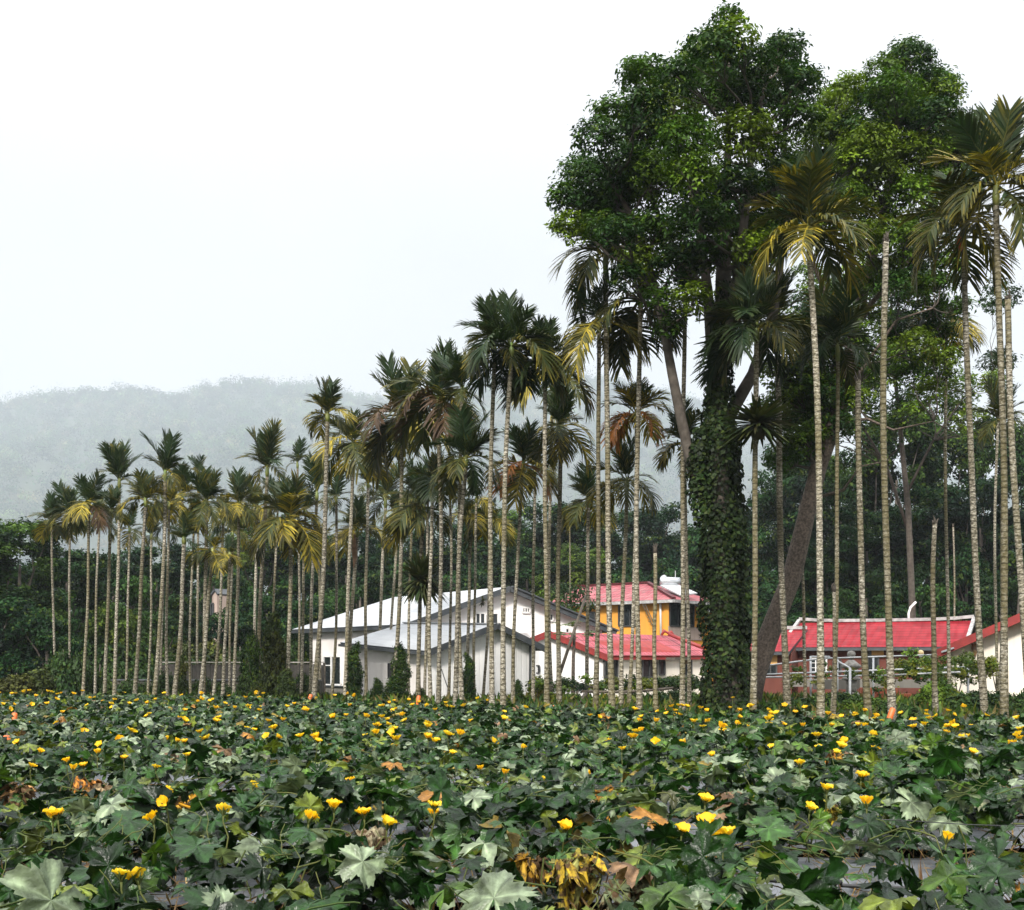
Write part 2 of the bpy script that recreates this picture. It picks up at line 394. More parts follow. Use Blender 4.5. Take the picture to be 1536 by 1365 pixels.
# ------------------------------------------------------------------ world, sun, camera, air
def setup():
    w = bpy.data.worlds.new('World'); S.world = w; w.use_nodes = True
    nt = w.node_tree; L = nt.links.new; bg = nt.nodes['Background']
    sky = N(nt, 'ShaderNodeTexSky', sky_type='NISHITA'); sky.sun_disc = False
    sky.sun_elevation = math.radians(39); sky.sun_rotation = math.radians(198); sky.air_density = 1; sky.dust_density = 4
    hs = N(nt, 'ShaderNodeHueSaturation'); hs.inputs['Saturation'].default_value = .3; L(sky.outputs[0], hs.inputs['Color'])
    tc = N(nt, 'ShaderNodeTexCoord'); n = N(nt, 'ShaderNodeTexNoise'); n.inputs['Scale'].default_value = 2.6; n.inputs['Detail'].default_value = 5
    L(tc.outputs['Generated'], n.inputs['Vector'])
    r = N(nt, 'ShaderNodeValToRGB'); e = r.color_ramp.elements
    e[0].position = .35; e[0].color = (CLOUD[0] * .88, CLOUD[1] * .885, CLOUD[2] * .9, 1); e[1].position = .65; e[1].color = (*CLOUD, 1)
    L(n.outputs['Fac'], r.inputs['Fac'])
    mx = N(nt, 'ShaderNodeMix', data_type='RGBA'); mx.inputs[0].default_value = .85
    L(hs.outputs[0], mx.inputs[6]); L(r.outputs[0], mx.inputs[7])
    # overcast dome: brighter overhead than at the horizon
    sx = N(nt, 'ShaderNodeSeparateXYZ'); L(tc.outputs['Generated'], sx.inputs[0])
    zr = N(nt, 'ShaderNodeMapRange', interpolation_type='SMOOTHSTEP'); zr.inputs['From Min'].default_value = .3; zr.inputs['To Min'].default_value = DOME[0]; zr.inputs['To Max'].default_value = DOME[1]; L(sx.outputs['Z'], zr.inputs['Value'])
    dm = N(nt, 'ShaderNodeVectorMath', operation='SCALE'); L(mx.outputs[2], dm.inputs[0]); L(zr.outputs[0], dm.inputs['Scale'])
    L(dm.outputs[0], bg.inputs['Color'])
    bg.inputs['Strength'].default_value = .14
    s = bpy.data.lights.new('sun', 'SUN'); s.energy = SUN; s.angle = math.radians(10); s.color = (1, .95, .88)
    so = bpy.data.objects.new('sun', s); COL.objects.link(so)
    az, el = math.radians(198), math.radians(39)
    d = Vector((math.sin(az) * math.cos(el), math.cos(az) * math.cos(el), math.sin(el)))
    so.rotation_euler = (-d).to_track_quat('-Z', 'Y').to_euler(); so.location = d * 60
    c = bpy.data.cameras.new('camera'); co = bpy.data.objects.new('camera', c); COL.objects.link(co)
    c.sensor_width = 36; c.lens = 36 * F / 1536; c.shift_y = (YH - 682.5) / 1536; c.clip_end = 20000
    co.location = (0, 0, HC); co.rotation_euler = (math.pi / 2, 0, 0); S.camera = co
    S.view_settings.view_transform = 'Standard'; S.view_settings.look = 'None'; S.view_settings.exposure = EXPO; S.view_settings.gamma = 1
    cy = S.cycles
    cy.max_bounces = 5; cy.diffuse_bounces = 3; cy.glossy_bounces = 2; cy.transmission_bounces = 3; cy.volume_bounces = 1; cy.transparent_max_bounces = 8
    cy.use_denoising = True; cy.caustics_reflective = False; cy.caustics_refractive = False; cy.sample_clamp_indirect = 6
    # the air
    m = bpy.data.materials.new('haze_air'); m.use_nodes = True; nt = m.node_tree
    nt.nodes.remove(nt.nodes['Principled BSDF'])
    v = N(nt, 'ShaderNodeVolumePrincipled'); v.inputs['Density'].default_value = HAZE; v.inputs['Color'].default_value = (*HAZECOL, 1); v.inputs['Anisotropy'].default_value = 0.0
    nt.links.new(v.outputs[0], nt.nodes['Material Output'].inputs['Volume'])
    b = MB(); zt, zb = 1130, -25
    c8 = [Vector((x, y, z)) for z in (zb, zt) for x, y in ((-5600, -420), (5600, -420), (5600, 5600), (-5600, 5600))]
    for q in ((0, 3, 2, 1), (4, 5, 6, 7), (0, 1, 5, 4), (1, 2, 6, 5), (2, 3, 7, 6), (3, 0, 4, 7)): b.face([c8[i] for i in q])
    tag(b.build('haze', m), 'pale grey mist veiling the wooded hill', 'haze', kind='stuff')


CLOUD = (13.4, 13.4, 13.45); DOME = (.375, 1.42); SUN = 3.8; EXPO = 0.72; HAZE = .00025; HAZECOL = (.655, .715, .785)
setup()


def ground_z(x, y):
    """Field is flat; the ground behind the palms steps down a little towards the houses."""
    t = min(max((y - 36) / 8, 0), 1)
    return -.55 * t * t * (3 - 2 * t)


def ground():
    ys = np.concatenate([np.linspace(-300, 0, 5), np.linspace(1, 60, 119), np.array([70, 90, 130, 200, 400, 900, 1800, 3200, 5400])])
    xs = np.concatenate([np.array([-5400, -2600, -1000, -400, -150, -80]), np.linspace(-50, 50, 101), np.array([80, 150, 400, 1000, 2600, 5400])])
    X, Y = np.meshgrid(xs, ys)
    Z = np.array([[ground_z(x, y) + (.05 * mnoise.noise(Vector((x * .8, y * .8, 0))) if 0 < y < 60 and abs(x) < 50 else 0) for x in xs] for y in ys])
    V = np.stack([X, Y, Z], -1).reshape(-1, 3); nx = len(xs)
    i = (np.arange(len(ys) - 1)[:, None] * nx + np.arange(nx - 1)[None]).ravel()
    Q = np.stack([i, i + 1, i + nx + 1, i + nx], 1)
    m, nt, b = new_mat('ground_earth')
    r, n, tc = noise_mix(nt, (.022, .02, .012), (.035, .055, .014), .7, 8)
    nt.links.new(r.outputs[0], b.inputs['Base Color']); b.inputs['Roughness'].default_value = .95
    bp = N(nt, 'ShaderNodeBump'); bp.inputs['Strength'].default_value = .8; bp.inputs['Distance'].default_value = .05
    n2 = N(nt, 'ShaderNodeTexNoise'); n2.inputs['Scale'].default_value = 9; n2.inputs['Detail'].default_value = 6; nt.links.new(tc.outputs['Object'], n2.inputs['Vector'])
    nt.links.new(n2.outputs['Fac'], bp.inputs['Height']); nt.links.new(bp.outputs[0], b.inputs['Normal'])
    o = link('ground', np_mesh('ground', V, Q, m, smooth=True)); tag(o, 'dark earth and weeds of the field and garden', 'ground', kind='structure')


ground()

RIDGE_X = [-1200, -500, -150, 0, 50, 110, 140, 215, 256, 290, 340, 380, 420, 480, 530, 560, 620, 690, 780, 861, 923, 997, 1046, 1150, 1300, 1700, 2600]
RIDGE_Y = [760, 670, 622, 607, 598, 592, 585, 586, 597, 589, 576, 574, 581, 584, 599, 602, 593, 581, 566, 561, 574, 591, 604, 640, 700, 745, 800]


def hill_point(px, t):
    d = 1700 + 2300 * t
    ry = float(np.interp(px, RIDGE_X, RIDGE_Y))
    H = (YH - ry) / F * 4000
    x = (px - 768) / F * d
    s = t if t <= 1 else max(0, 1 - (t - 1) * 2.2)
    s = s ** 1.15
    g = 1 + .16 * math.sin(math.pi * min(t, 1)) * (mnoise.noise(Vector((px * .006, t * 1.3, 3))) * 1.6 + .6 * mnoise.noise(Vector((px * .017, t * 3, 8))))
    return (x, d, -1 + H * s * g)


def hill():
    pxs = np.arange(-1200, 2640, 16); ts = np.concatenate([np.linspace(0, 1, 34), np.linspace(1.06, 1.45, 6)])
    V = np.array([hill_point(p, t) for t in ts for p in pxs]); nx = len(pxs)
    i = (np.arange(len(ts) - 1)[:, None] * nx + np.arange(nx - 1)[None]).ravel()
    Q = np.stack([i, i + 1, i + nx + 1, i + nx], 1)
    o = link('hill', np_mesh('hill', V, Q, simple('hill_soil', (.02, .035, .018), .95, (.03, .045, .02), .01), smooth=True))
    tag(o, 'long hill under mist behind the palms', 'hill', kind='structure')
    # the wood on it: crowns of leafy faces
    n = 6400
    px = rng.uniform(-130, 1560, n); t = np.sqrt(rng.uniform(0.03, 1.0, n)); t[:900] = rng.uniform(.94, 1.03, 900); px[:900] = rng.uniform(-130, 1150, 900)
    C = np.array([hill_point(a, b) for a, b in zip(px, t)])
    R = rng.uniform(11, 24, n) * (1 + .25 * rng.standard_normal(n).clip(-1, 1.6)); R[:900] *= .75
    k = 78
    D = rng.standard_normal((n, k, 3)); D[..., 2] = np.abs(D[..., 2]) * .9 - .25
    D /= np.linalg.norm(D, axis=-1, keepdims=True)
    sh = np.stack([np.ones(n), np.ones(n), rng.uniform(.8, 1.6, n)], -1)
    pos = C[:, None] + D * (R[:, None] * rng.uniform(.62, 1.12, (n, k)))[..., None] * sh[:, None] + np.array([0, 0, 1]) * (R * .5)[:, None, None]
    base = np.array([[.010, .035, .02], [.03, .08, .03], [.09, .14, .05], [.006, .022, .02], [.14, .13, .07]])
    tint = base[rng.choice(5, n, p=[.32, .32, .16, .14, .06])] * rng.uniform(.5, 1.7, (n, 1))
    tint = np.repeat(tint[:, None], k, 1)
    leaf_quads('hillside_forest', pos.reshape(-1, 3), (D + rng.standard_normal(D.shape) * .5).reshape(-1, 3), rng.uniform(2.2, 6.5, n * k), tint.reshape(-1, 3), M['hill_leaf'], .8,
               lab=('misty wood covering the distant hill', 'wood', 'stuff'))


def leaf_quads(name, pos, nrm, size, tint, mat, asp=.45, drop=.0, parent=None, lab=None, down=None, jit=.9):
    """One diamond-shaped folded leaf per position, facing roughly along nrm."""
    n = len(pos)
    nrm = nrm / (np.linalg.norm(nrm, axis=1, keepdims=True) + 1e-9)
    r = rng.standard_normal((n, 3)) * jit
    if down is not None: r = r + down
    t = r - nrm * np.sum(r * nrm, 1, keepdims=True); t /= (np.linalg.norm(t, axis=1, keepdims=True) + 1e-9)
    s = np.cross(nrm, t)
    L = size[:, None]; Wd = L * asp * .5
    a = pos - t * L * .5; b = pos + t * L * .5 - nrm * L * drop
    m = pos + t * L * .05 + nrm * L * .06
    V = np.stack([a, m + s * Wd, b, m - s * Wd], 1).reshape(-1, 3)
    Q = np.arange(n * 4).reshape(-1, 4)
    me = np_mesh(name, V, Q, mat, np.repeat(tint, 4, 0))
    if lab is None and parent is None: return me
    o = link(name, me, parent)
    if lab: tag(o, lab[0], lab[1], kind=lab[2])
    return o


hill()
# ------------------------------------------------------------------ areca palms
GREEN = np.array([.014, .034, .013]); OLIVE = np.array([.085, .08, .014]); GOLD = np.array([.46, .33, .02]); BROWN = np.array([.085, .05, .025]); ORANGE = np.array([.42, .15, .03])


def frond_mesh(name, a0, a1, tone, seed, pairs=34, dr=.0):
    """Unit-long frond from the origin along +X/+Z: start/end elevation a0, a1 in degrees; broad pleated leaflets."""
    r = np.random.default_rng(seed); nseg = 14
    th = np.radians(np.linspace(a0, a1, nseg)); ds = 1.0 / (nseg - 1)
    xs = np.concatenate([[0], np.cumsum(np.cos(th[:-1]) * ds)]); zs = np.concatenate([[0], np.cumsum(np.sin(th[:-1]) * ds)])
    lat = np.cumsum(r.standard_normal(nseg) * .006)
    V, Q, T = [], [], []
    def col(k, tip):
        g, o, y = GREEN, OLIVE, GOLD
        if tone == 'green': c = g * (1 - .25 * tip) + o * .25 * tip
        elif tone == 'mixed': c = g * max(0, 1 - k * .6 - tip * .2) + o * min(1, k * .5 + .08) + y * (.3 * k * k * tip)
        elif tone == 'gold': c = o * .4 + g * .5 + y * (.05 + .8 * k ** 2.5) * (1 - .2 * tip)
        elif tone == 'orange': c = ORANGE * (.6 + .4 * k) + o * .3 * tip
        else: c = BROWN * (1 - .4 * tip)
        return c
    # rachis
    for i in range(nseg):
        w = .016 * (1 - i / nseg) + .003
        b = len(V)
        for dy, dn in ((-w, 0), (0, w), (w, 0), (0, -w)):
            V.append((xs[i] - dn * math.sin(th[i]), lat[i] + dy, zs[i] + dn * math.cos(th[i]))); T.append(col(.9, 0) * .8 + OLIVE * .4)
        if i:
            for j in range(4): Q.append((b - 4 + j, b - 4 + (j + 1) % 4, b + (j + 1) % 4, b + j))
    for k in range(pairs):
        f = .13 + .87 * (k + .5) / pairs
        i = min(int(f * (nseg - 1)), nseg - 2); u = f * (nseg - 1) - i
        p = np.array([xs[i] * (1 - u) + xs[i + 1] * u, lat[i], zs[i] * (1 - u) + zs[i + 1] * u])
        a = th[i]; T_ = np.array([math.cos(a), 0, math.sin(a)]); U_ = np.array([-math.sin(a), 0, math.cos(a)])
        for sgn in (-1, 1):
            if r.random() < (.12 if tone == 'brown' else .03): continue
            ang = math.radians(66 - 36 * f + r.uniform(-9, 9))
            ln = (.40 * math.sin(math.pi * (.2 + .62 * f)) + .07) * r.uniform(.75, 1.15)
            lift = .35 - .25 * f + r.uniform(-.22, .22)
            S_ = np.array([0, sgn, 0])
            d0 = T_ * math.cos(ang) + S_ * math.sin(ang) * .93 + U_ * lift * .6; d0 /= np.linalg.norm(d0)
            g = np.array([0, 0, -1.0]) * (dr + r.uniform(0, .12))
            d1 = d0 + g; d1 /= np.linalg.norm(d1)
            wv = np.cross(d0, U_ + S_ * r.uniform(-.5, .5)); wv /= np.linalg.norm(wv)
            w0, w1 = .010, .0162 * r.uniform(.7, 1.3)
            q0 = p; q1 = p + d0 * ln * .5; q2 = q1 + d1 * ln * .32; q3 = q2 + (d1 + g * .5) * ln * .18
            b = len(V); kk = r.random() if tone != 'green' else .1
            for q, w, tp in ((q0, w0, 0), (q1, w1, .35), (q2, w1 * .7, .8), (q3, .004, 1)):
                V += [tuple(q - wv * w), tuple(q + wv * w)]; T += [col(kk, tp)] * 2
            for j in (0, 2, 4): Q.append((b + j, b + j + 1, b + j + 3, b + j + 2))
    return np_mesh(name, np.array(V), np.array(Q), M['frond'], np.array(T))


FR = {}
_seed = 100
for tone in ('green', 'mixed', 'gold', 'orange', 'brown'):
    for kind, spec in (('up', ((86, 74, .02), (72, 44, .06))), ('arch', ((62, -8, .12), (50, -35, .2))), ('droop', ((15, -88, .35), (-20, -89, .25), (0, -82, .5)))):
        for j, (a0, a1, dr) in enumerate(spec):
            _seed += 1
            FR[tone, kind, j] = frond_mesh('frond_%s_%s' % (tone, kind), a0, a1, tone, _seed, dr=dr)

STYLE = {  # tones for upright, arching, hanging fronds
    'g': (('green',) * 5 + ('mixed',), ('green', 'green', 'mixed'), ('green', 'mixed', 'mixed')),
    'm': (('green',) * 4 + ('mixed',), ('mixed', 'green', 'mixed'), ('mixed', 'gold', 'mixed')),
    'y': (('green', 'green', 'green', 'mixed'), ('mixed', 'gold', 'mixed'), ('gold', 'gold', 'mixed')),
    'o': (('green', 'mixed'), ('mixed', 'gold'), ('orange', 'gold', 'orange', 'gold')),
    'b': (('green', 'green', 'mixed'), ('mixed', 'green', 'mixed'), ('mixed', 'mixed', 'gold', 'brown', 'mixed')),
}
# label | base px, base py | heart px, heart py | upright px, hanging px | style | (nup, narch, ndroop) | trunk px width
PALMS = [
 ("slender areca palm barely clearing the dark wood edge, outermost of the row", 86, 1033, 78, 781, 38, 44, 'm', (5, 4, 3), 5),
 ("areca palm with a dark spread crown, second along the row from the wood edge", 104, 1034, 105, 768, 42, 44, 'm', (6, 3, 4), 5),
 ("areca palm with shaggy brown hanging skirt, third along from the wood edge", 124, 1048, 134, 754, 40, 52, 'b', (6, 3, 6), 6),
 ("short areca palm tucked under the skirt of the taller green-topped palm", 157, 1046, 167, 764, 34, 36, 'm', (4, 4, 3), 7),
 ("green areca palm with one bright golden frond hanging by its stem", 170, 1042, 179, 717, 48, 36, 'g', (7, 4, 2), 7),
 ("areca palm with a ring of bright yellow hanging fronds over the dark wood", 202, 1050, 218, 746, 42, 42, 'y', (6, 5, 5), 8),
 ("thin dark areca palm half hidden behind the yellow-ringed palm", 221, 1041, 227, 800, 26, 24, 'g', (4, 2, 2), 5),
 ("tall areca palm with golden side fronds above the yellow-ringed palm", 230, 1050, 248, 704, 50, 36, 'm', (6, 4, 3), 8),
 ("yellowish areca palm right behind the tall stem with golden side fronds", 251, 1042, 254, 752, 32, 42, 'y', (4, 4, 4), 6),
 ("low dark areca palm with flat black-green crown and thick pale stem", 261, 1054, 276, 804, 34, 26, 'g', (4, 6, 1), 9),
 ("yellow skirted areca palm behind the low flat black-green crown", 269, 1036, 274, 740, 38, 38, 'y', (5, 4, 4), 5),
 ("small far areca palm with two yellow fronds peeking over its neighbours", 296, 1031, 298, 706, 26, 20, 'y', (4, 2, 0), 5),
 ("wide crowned areca palm with fan of stiff green fronds and split grey skirt", 304, 1050, 309, 748, 44, 44, 'm', (7, 6, 5), 8),
 ("stubby areca palm with yellow-green skirt low beside the wide fan crown", 300, 1051, 319, 822, 24, 42, 'y', (3, 3, 5), 8),
 ("dark areca palm with drooping black-green leaves behind the stubby skirted palm", 319, 1042, 335, 776, 34, 30, 'g', (4, 3, 3), 6),
 ("short areca palm with an orange-tipped frond above the creeper-covered shrubs", 333, 1052, 345, 828, 22, 26, 'y', (3, 2, 3), 7),
 ("areca palm with a reddish gold tassel hanging under its crown", 350, 1045, 359, 752, 44, 42, 'y', (5, 4, 5), 7),
 ("brown skirted areca palm pressed against the big golden-armed palm", 381, 1030, 386, 758, 38, 46, 'b', (4, 4, 5), 6),
 ("big areca palm with golden arms spread level and a bright green shaft", 386, 1044, 401, 697, 54, 36, 'm', (7, 7, 2), 8),
 ("green topped areca palm behind the golden arms of the big palm", 448, 1031, 446, 692, 30, 20, 'm', (4, 4, 1), 5),
 ("bushy areca palm with long straw-coloured skirt next to the ivy mound", 428, 1046, 435, 776, 62, 74, 'y', (8, 4, 8), 9),
 ("dark areca palm with upright fan behind the pale leaning stem", 466, 1041, 475, 735, 48, 28, 'g', (5, 2, 2), 7),
 ("short yellow areca palm at the corner of the white house's low roof", 480, 1035, 478, 808, 24, 30, 'y', (3, 4, 3), 6),
 ("tall pale areca palm with sunny yellow fronds beneath a dark upright tuft", 471, 1054, 491, 617, 46, 42, 'y', (6, 5, 4), 10),
 ("two-tiered areca palm with split hanging green fronds beside the sunny yellow palm", 517, 1046, 530, 660, 42, 78, 'm', (5, 4, 6), 8),
 ("areca palm with pink-brown dead sheath hanging in front of the white roof", 523, 1040, 536, 792, 42, 54, 'y', (6, 4, 5), 8),
 ("thin far areca palm between the two-tiered palm and the white gable", 549, 1041, 552, 722, 28, 30, 'm', (4, 3, 2), 7),
 ("low green areca palm arching sideways above the white roof ridge", 565, 1035, 578, 745, 52, 46, 'm', (5, 5, 4), 7),
 ("hidden dark areca palm whose thin stem crosses the white roof", 580, 1036, 597, 768, 32, 40, 'g', (4, 3, 4), 6),
 ("tall areca palm with bent dark horn-like fronds and dense rusty skirt", 591, 1049, 603, 620, 72, 80, 'b', (7, 3, 9), 9),
 ("round dark areca palm with long tapering skirt above the nest fern", 628, 1053, 635, 756, 58, 66, 'm', (8, 5, 6), 9),
 ("areca palm behind the round dark crown, its stem beside the nest fern", 637, 1047, 642, 735, 36, 40, 'g', (4, 4, 3), 6),
 ("areca palm with the ragged pale-tipped top and very long hanging skirt", 657, 1060, 657, 595, 66, 88, 'b', (7, 4, 9), 9),
 ("hidden areca palm under the very long skirt, short mossy stem", 645, 1056, 650, 712, 36, 50, 'g', (4, 3, 4), 8),
 ("areca palm with a broken frond bent over like a hook against the sky", 693, 1063, 694, 578, 64, 46, 'g', (6, 5, 3), 9),
 ("bristling all-round dark areca palm below the hook-bent frond", 684, 1065, 698, 682, 58, 60, 'g', (6, 8, 6), 10),
 ("yellow hanging areca palm tucked below the bristling dark crown", 700, 1044, 705, 766, 20, 40, 'y', (2, 2, 5), 7),
 ("tall areca palm against white sky with thin feathered side fronds", 739, 1069, 741, 512, 58, 66, 'g', (6, 5, 4), 10),
 ("topmost areca palm of the dense clump, dark and closely paired", 756, 1071, 767, 514, 66, 86, 'g', (6, 5, 6), 11),
 ("low golden areca palm in front of the dark wood above the white gable", 724, 1044, 734, 776, 30, 48, 'y', (3, 5, 5), 6),
 ("small areca palm with a glowing orange bell of dead fronds", 769, 1061, 785, 690, 50, 62, 'o', (6, 1, 6), 8),
 ("areca palm with broad fan of black-green fronds against the sky by the hill's end", 821, 1069, 817, 537, 68, 86, 'g', (7, 4, 5), 10),
 ("areca palm with brownish gold side fronds behind the broad fan palm", 827, 1050, 831, 562, 40, 72, 'b', (4, 4, 4), 7),
 ("areca palm with neat two-tier crown, cup above and umbrella below", 838, 1060, 841, 636, 58, 66, 'm', (6, 2, 7), 10),
 ("tiny far palm standing clear in front of the wooded slope", 853, 1018, 854, 776, 14, 12, 'y', (4, 3, 2), 3),
 ("small areca palm with yellow skirt next to the two-tier crown", 881, 1048, 883, 746, 46, 52, 'm', (6, 3, 5), 8),
 ("tall black areca palm in front of the big tree, arms spread level", 918, 1070, 909, 376, 84, 88, 'g', (7, 6, 4), 12),
 ("areca palm below the tall black palm with split golden hanging fronds", 894, 1070, 898, 476, 66, 88, 'm', (4, 1, 4), 10),
 ("dark ragged areca palm hanging under the big tree's lower foliage", 959, 1070, 961, 446, 44, 98, 'g', (4, 2, 6), 11),
 ("areca palm with green plume and orange dead frond before the misty hill", 942, 1066, 954, 614, 50, 62, 'o', (6, 6, 4), 8),
 ("low areca palm with upright fan leaning over the pink roofs", 931, 1060, 941, 716, 52, 62, 'm', (5, 2, 5), 9),
 ("areca palm with a sideways golden frond touching the ivy-clad trunk", 1034, 1064, 1025, 660, 52, 62, 'm', (5, 4, 4), 8),
 ("dark bare-stemmed areca palm rising into the big tree beside the ivy", 1024, 1071, 1027, 440, 50, 60, 'g', (3, 2, 3), 10),
 ("areca palm with nest fern on its stem, in front of the ivy trunk", 1130, 1079, 1134, 484, 84, 92, 'g', (8, 6, 7), 12),
 ("mossy areca palm leaning under the tree shade past the nest fern", 1181, 1071, 1166, 470, 68, 70, 'g', (6, 4, 5), 13),
 ("tallest bright areca palm with golden arms in front of the big tree", 1230, 1087, 1214, 333, 96, 100, 'y', (8, 7, 4), 14),
 ("black shaded areca palm deep beneath the tree behind the bright one", 1250, 1076, 1256, 512, 92, 70, 'g', (6, 4, 4), 9),
 ("areca palm with yellow cascading fronds and red fruit, beside the bright white stem", 1478, 1081, 1446, 330, 82, 96, 'y', (5, 5, 6), 13),
 ("tall areca palm with spiky dark top and golden skirt at the picture edge", 1507, 1087, 1494, 273, 108, 96, 'y', (8, 5, 5), 14),
 ("far areca palm with yellowish fan low behind the two tall edge stems", 1500, 1056, 1503, 628, 54, 44, 'm', (6, 6, 3), 8),
 ("tiny dark areca palm top seen between the two tall edge stems", 1497, 1046, 1500, 548, 26, 20, 'g', (5, 5, 2), 6),
 ("pale areca palm with hanging yellow fronds half lost in the tree's low leaves", 1425, 1061, 1419, 480, 40, 72, 'y', (4, 3, 4), 7),
 ("thin far palm between the brown-skirted palm and the green one with one golden frond", 143, 1037, 149, 778, 30, 30, 'g', (4, 3, 3), 5),
 ("thin dark palm close behind the green palm with one golden frond", 188, 1037, 194, 790, 28, 28, 'm', (4, 3, 3), 5),
 ("slim palm with plain green tuft just before the low flat-crowned palm", 240, 1039, 246, 782, 30, 30, 'g', (4, 3, 3), 5),
 ("slim shaded palm behind the wide fan-crowned palm", 286, 1041, 292, 772, 30, 32, 'm', (4, 3, 3), 5),
 ("slim palm between the reddish-tasselled palm and the orange-tipped short palm", 343, 1039, 349, 796, 28, 30, 'm', (4, 3, 3), 5),
 ("slim green palm right beside the big golden-armed palm", 412, 1038, 417, 752, 34, 34, 'g', (4, 3, 3), 5),
 ("slim palm between the straw-skirted palm and the pale leaning stem", 452, 1042, 458, 764, 34, 34, 'm', (4, 3, 3), 6),
 ("slim palm between the pale leaning stem and the two-tiered palm", 497, 1043, 504, 744, 36, 36, 'g', (4, 3, 3), 6),
 ("slim dark palm just past the rusty-skirted palm with horn-like fronds", 612, 1046, 618, 736, 38, 38, 'g', (4, 3, 3), 6),
 ("slim dark palm past the very long skirted palm, before the white gable verge", 672, 1047, 675, 726, 38, 38, 'g', (4, 3, 3), 6),
 ("slim yellowish palm before the white gable window", 711, 1050, 715, 742, 36, 40, 'm', (4, 3, 3), 6),
 ("slim palm in the gap beside the broad black-green fan palm", 799, 1055, 802, 700, 42, 44, 'g', (4, 3, 3), 7),
]
STUBS = [
 ("crownless ringed palm stem, mossy, cutting across the tree and red roof", 1340, 1088, 1328, 362, 14),
 ("crownless grey palm stem leaning out at the picture edge", 1549, 1089, 1511, 448, 14),
 ("dark crownless palm stem in front of the stone lantern", 1303, 1079, 1288, 570, 13),
 ("dark headless stem before the red roof beside the globe lamp", 1405, 1076, 1402, 785, 11),
 ("thin headless stem just past the ochre sign panel", 1207, 1063, 1203, 850, 7),
 ("thin dark headless stem close to the white railing of the brick house", 1250, 1081, 1250, 886, 8),
 ("thin mossy palm stem without crown in front of the ochre house", 983, 1070, 983, 828, 9),
 ("far white palm stem without crown deep in the wood above the red roof", 1431, 1026, 1430, 790, 4),
]
PG = 'areca palms along the field edge'
PROOT = {}


def palm(i, label, bx, by, hx, hy, up, dn, st, cnt, tw, stub=False):
    d = 2430 / (by - YH); k = d / F
    base = G(bx, d, ground_z(0, d) - .05); heart = P(hx, hy, d)
    root = empty('areca_palm', base, label, 'palm', PG); PROOT[i] = root
    w = tw * k * .75
    H = heart - base; bend = rng.uniform(-.012, .012) * H.z; bow = rng.uniform(-.01, .01) * H.z
    shaft = 0 if stub else min(.55, up * k * .3)
    mb = MB(); ns = max(18, int(H.z * 4.2)); pts, rad = [], []
    ph = rng.uniform(0, 6)
    for j in range(ns + 1):
        t = j / ns
        p = base + H * t + Vector((math.sin(t * math.pi) * bend + .012 * math.sin(t * 9 + ph), math.sin(t * math.pi) * bow, 0))
        if not stub: p.z = base.z + (H.z - shaft) * t
        pts.append(p); rad.append(w * .5 * (1.28 - .3 * min(1, t * 5) - .14 * t) * (1 + .05 * mnoise.noise(Vector((i * 3.1, t * 12, 0)))))
    mb.tube(pts, rad, 10)
    mb.build('trunk', M['areca_mossy' if bx > 800 and i % 3 else 'areca'], root)
    if stub:  # frayed rotten top
        mb = MB(); mb.lathe(pts[-1], [(rad[-1] * .99, -.02), (rad[-1] * .8, .03), (.005, .015)], 10)
        for q in range(9):
            a = q * .7; r_ = rad[-1] * rng.uniform(.55, .9); c = pts[-1] + Vector((math.cos(a) * r_, math.sin(a) * r_, -.02)); h = rng.uniform(.06, .26)
            mb.tube([c, c + Vector((rng.uniform(-.02, .02), rng.uniform(-.02, .02), h * .6)), c + Vector((rng.uniform(-.05, .05), rng.uniform(-.05, .05), h))], [.022, .016, .003], 5)
        mb.build('rotten_top', M['dark_bark'], root)
        return root
    top = pts[-1]
    mb = MB(); mb.tube([top - Vector((0, 0, .05)), top + Vector((0, 0, shaft * .3)), heart], [rad[-1] * 1.0, rad[-1] * 1.3, rad[-1] * .8], 10)
    mb.build('crownshaft', M['shaft'], root)
    tones = STYLE[st]; az0 = rng.uniform(0, 6.28)
    for q, (kind, num) in enumerate(zip(('up', 'arch', 'droop'), cnt)):
        num = num + (0 if kind == 'up' else 0 if kind == 'arch' else (3 if num > 3 else 1 if num > 2 else 0))
        for j in range(num):
            tone = tones[q][int(rng.integers(len(tones[q])))]
            var = int(rng.integers(3 if kind == 'droop' else 2))
            if kind == 'up' and j == 0: var = 0
            o = link('frond', FR[tone, kind, var], root)
            L = {'up': up * .97, 'arch': .5 * (up + dn) * .92, 'droop': dn * 1.02}[kind] * k * rng.uniform(.76, 1.16)
            az = az0 + q * .7 + 2 * math.pi * j / max(num, 1) + rng.uniform(-.35, .35)
            if kind != 'up' and abs(math.cos(az)) < .35 and rng.random() < .6: az += .9  # most arms spread sideways here
            o.location = heart - base + Vector((math.cos(az) * rad[-1] * .6, math.sin(az) * rad[-1] * .6, -.03 - (.1 * rng.random() if kind != 'up' else 0)))
            o.rotation_euler = (rng.uniform(-.28, .28), rng.uniform(-.22, .2), az)
            o.scale = (L, L * rng.uniform(.85, 1.15), L)
    return root


for i, a in enumerate(PALMS): palm(i, *a)
for i, (lab, bx, by, hx, hy, tw) in enumerate(STUBS): palm(200 + i, lab, bx, by, hx, hy, 0, 0, 'g', (0, 0, 0), tw, True)

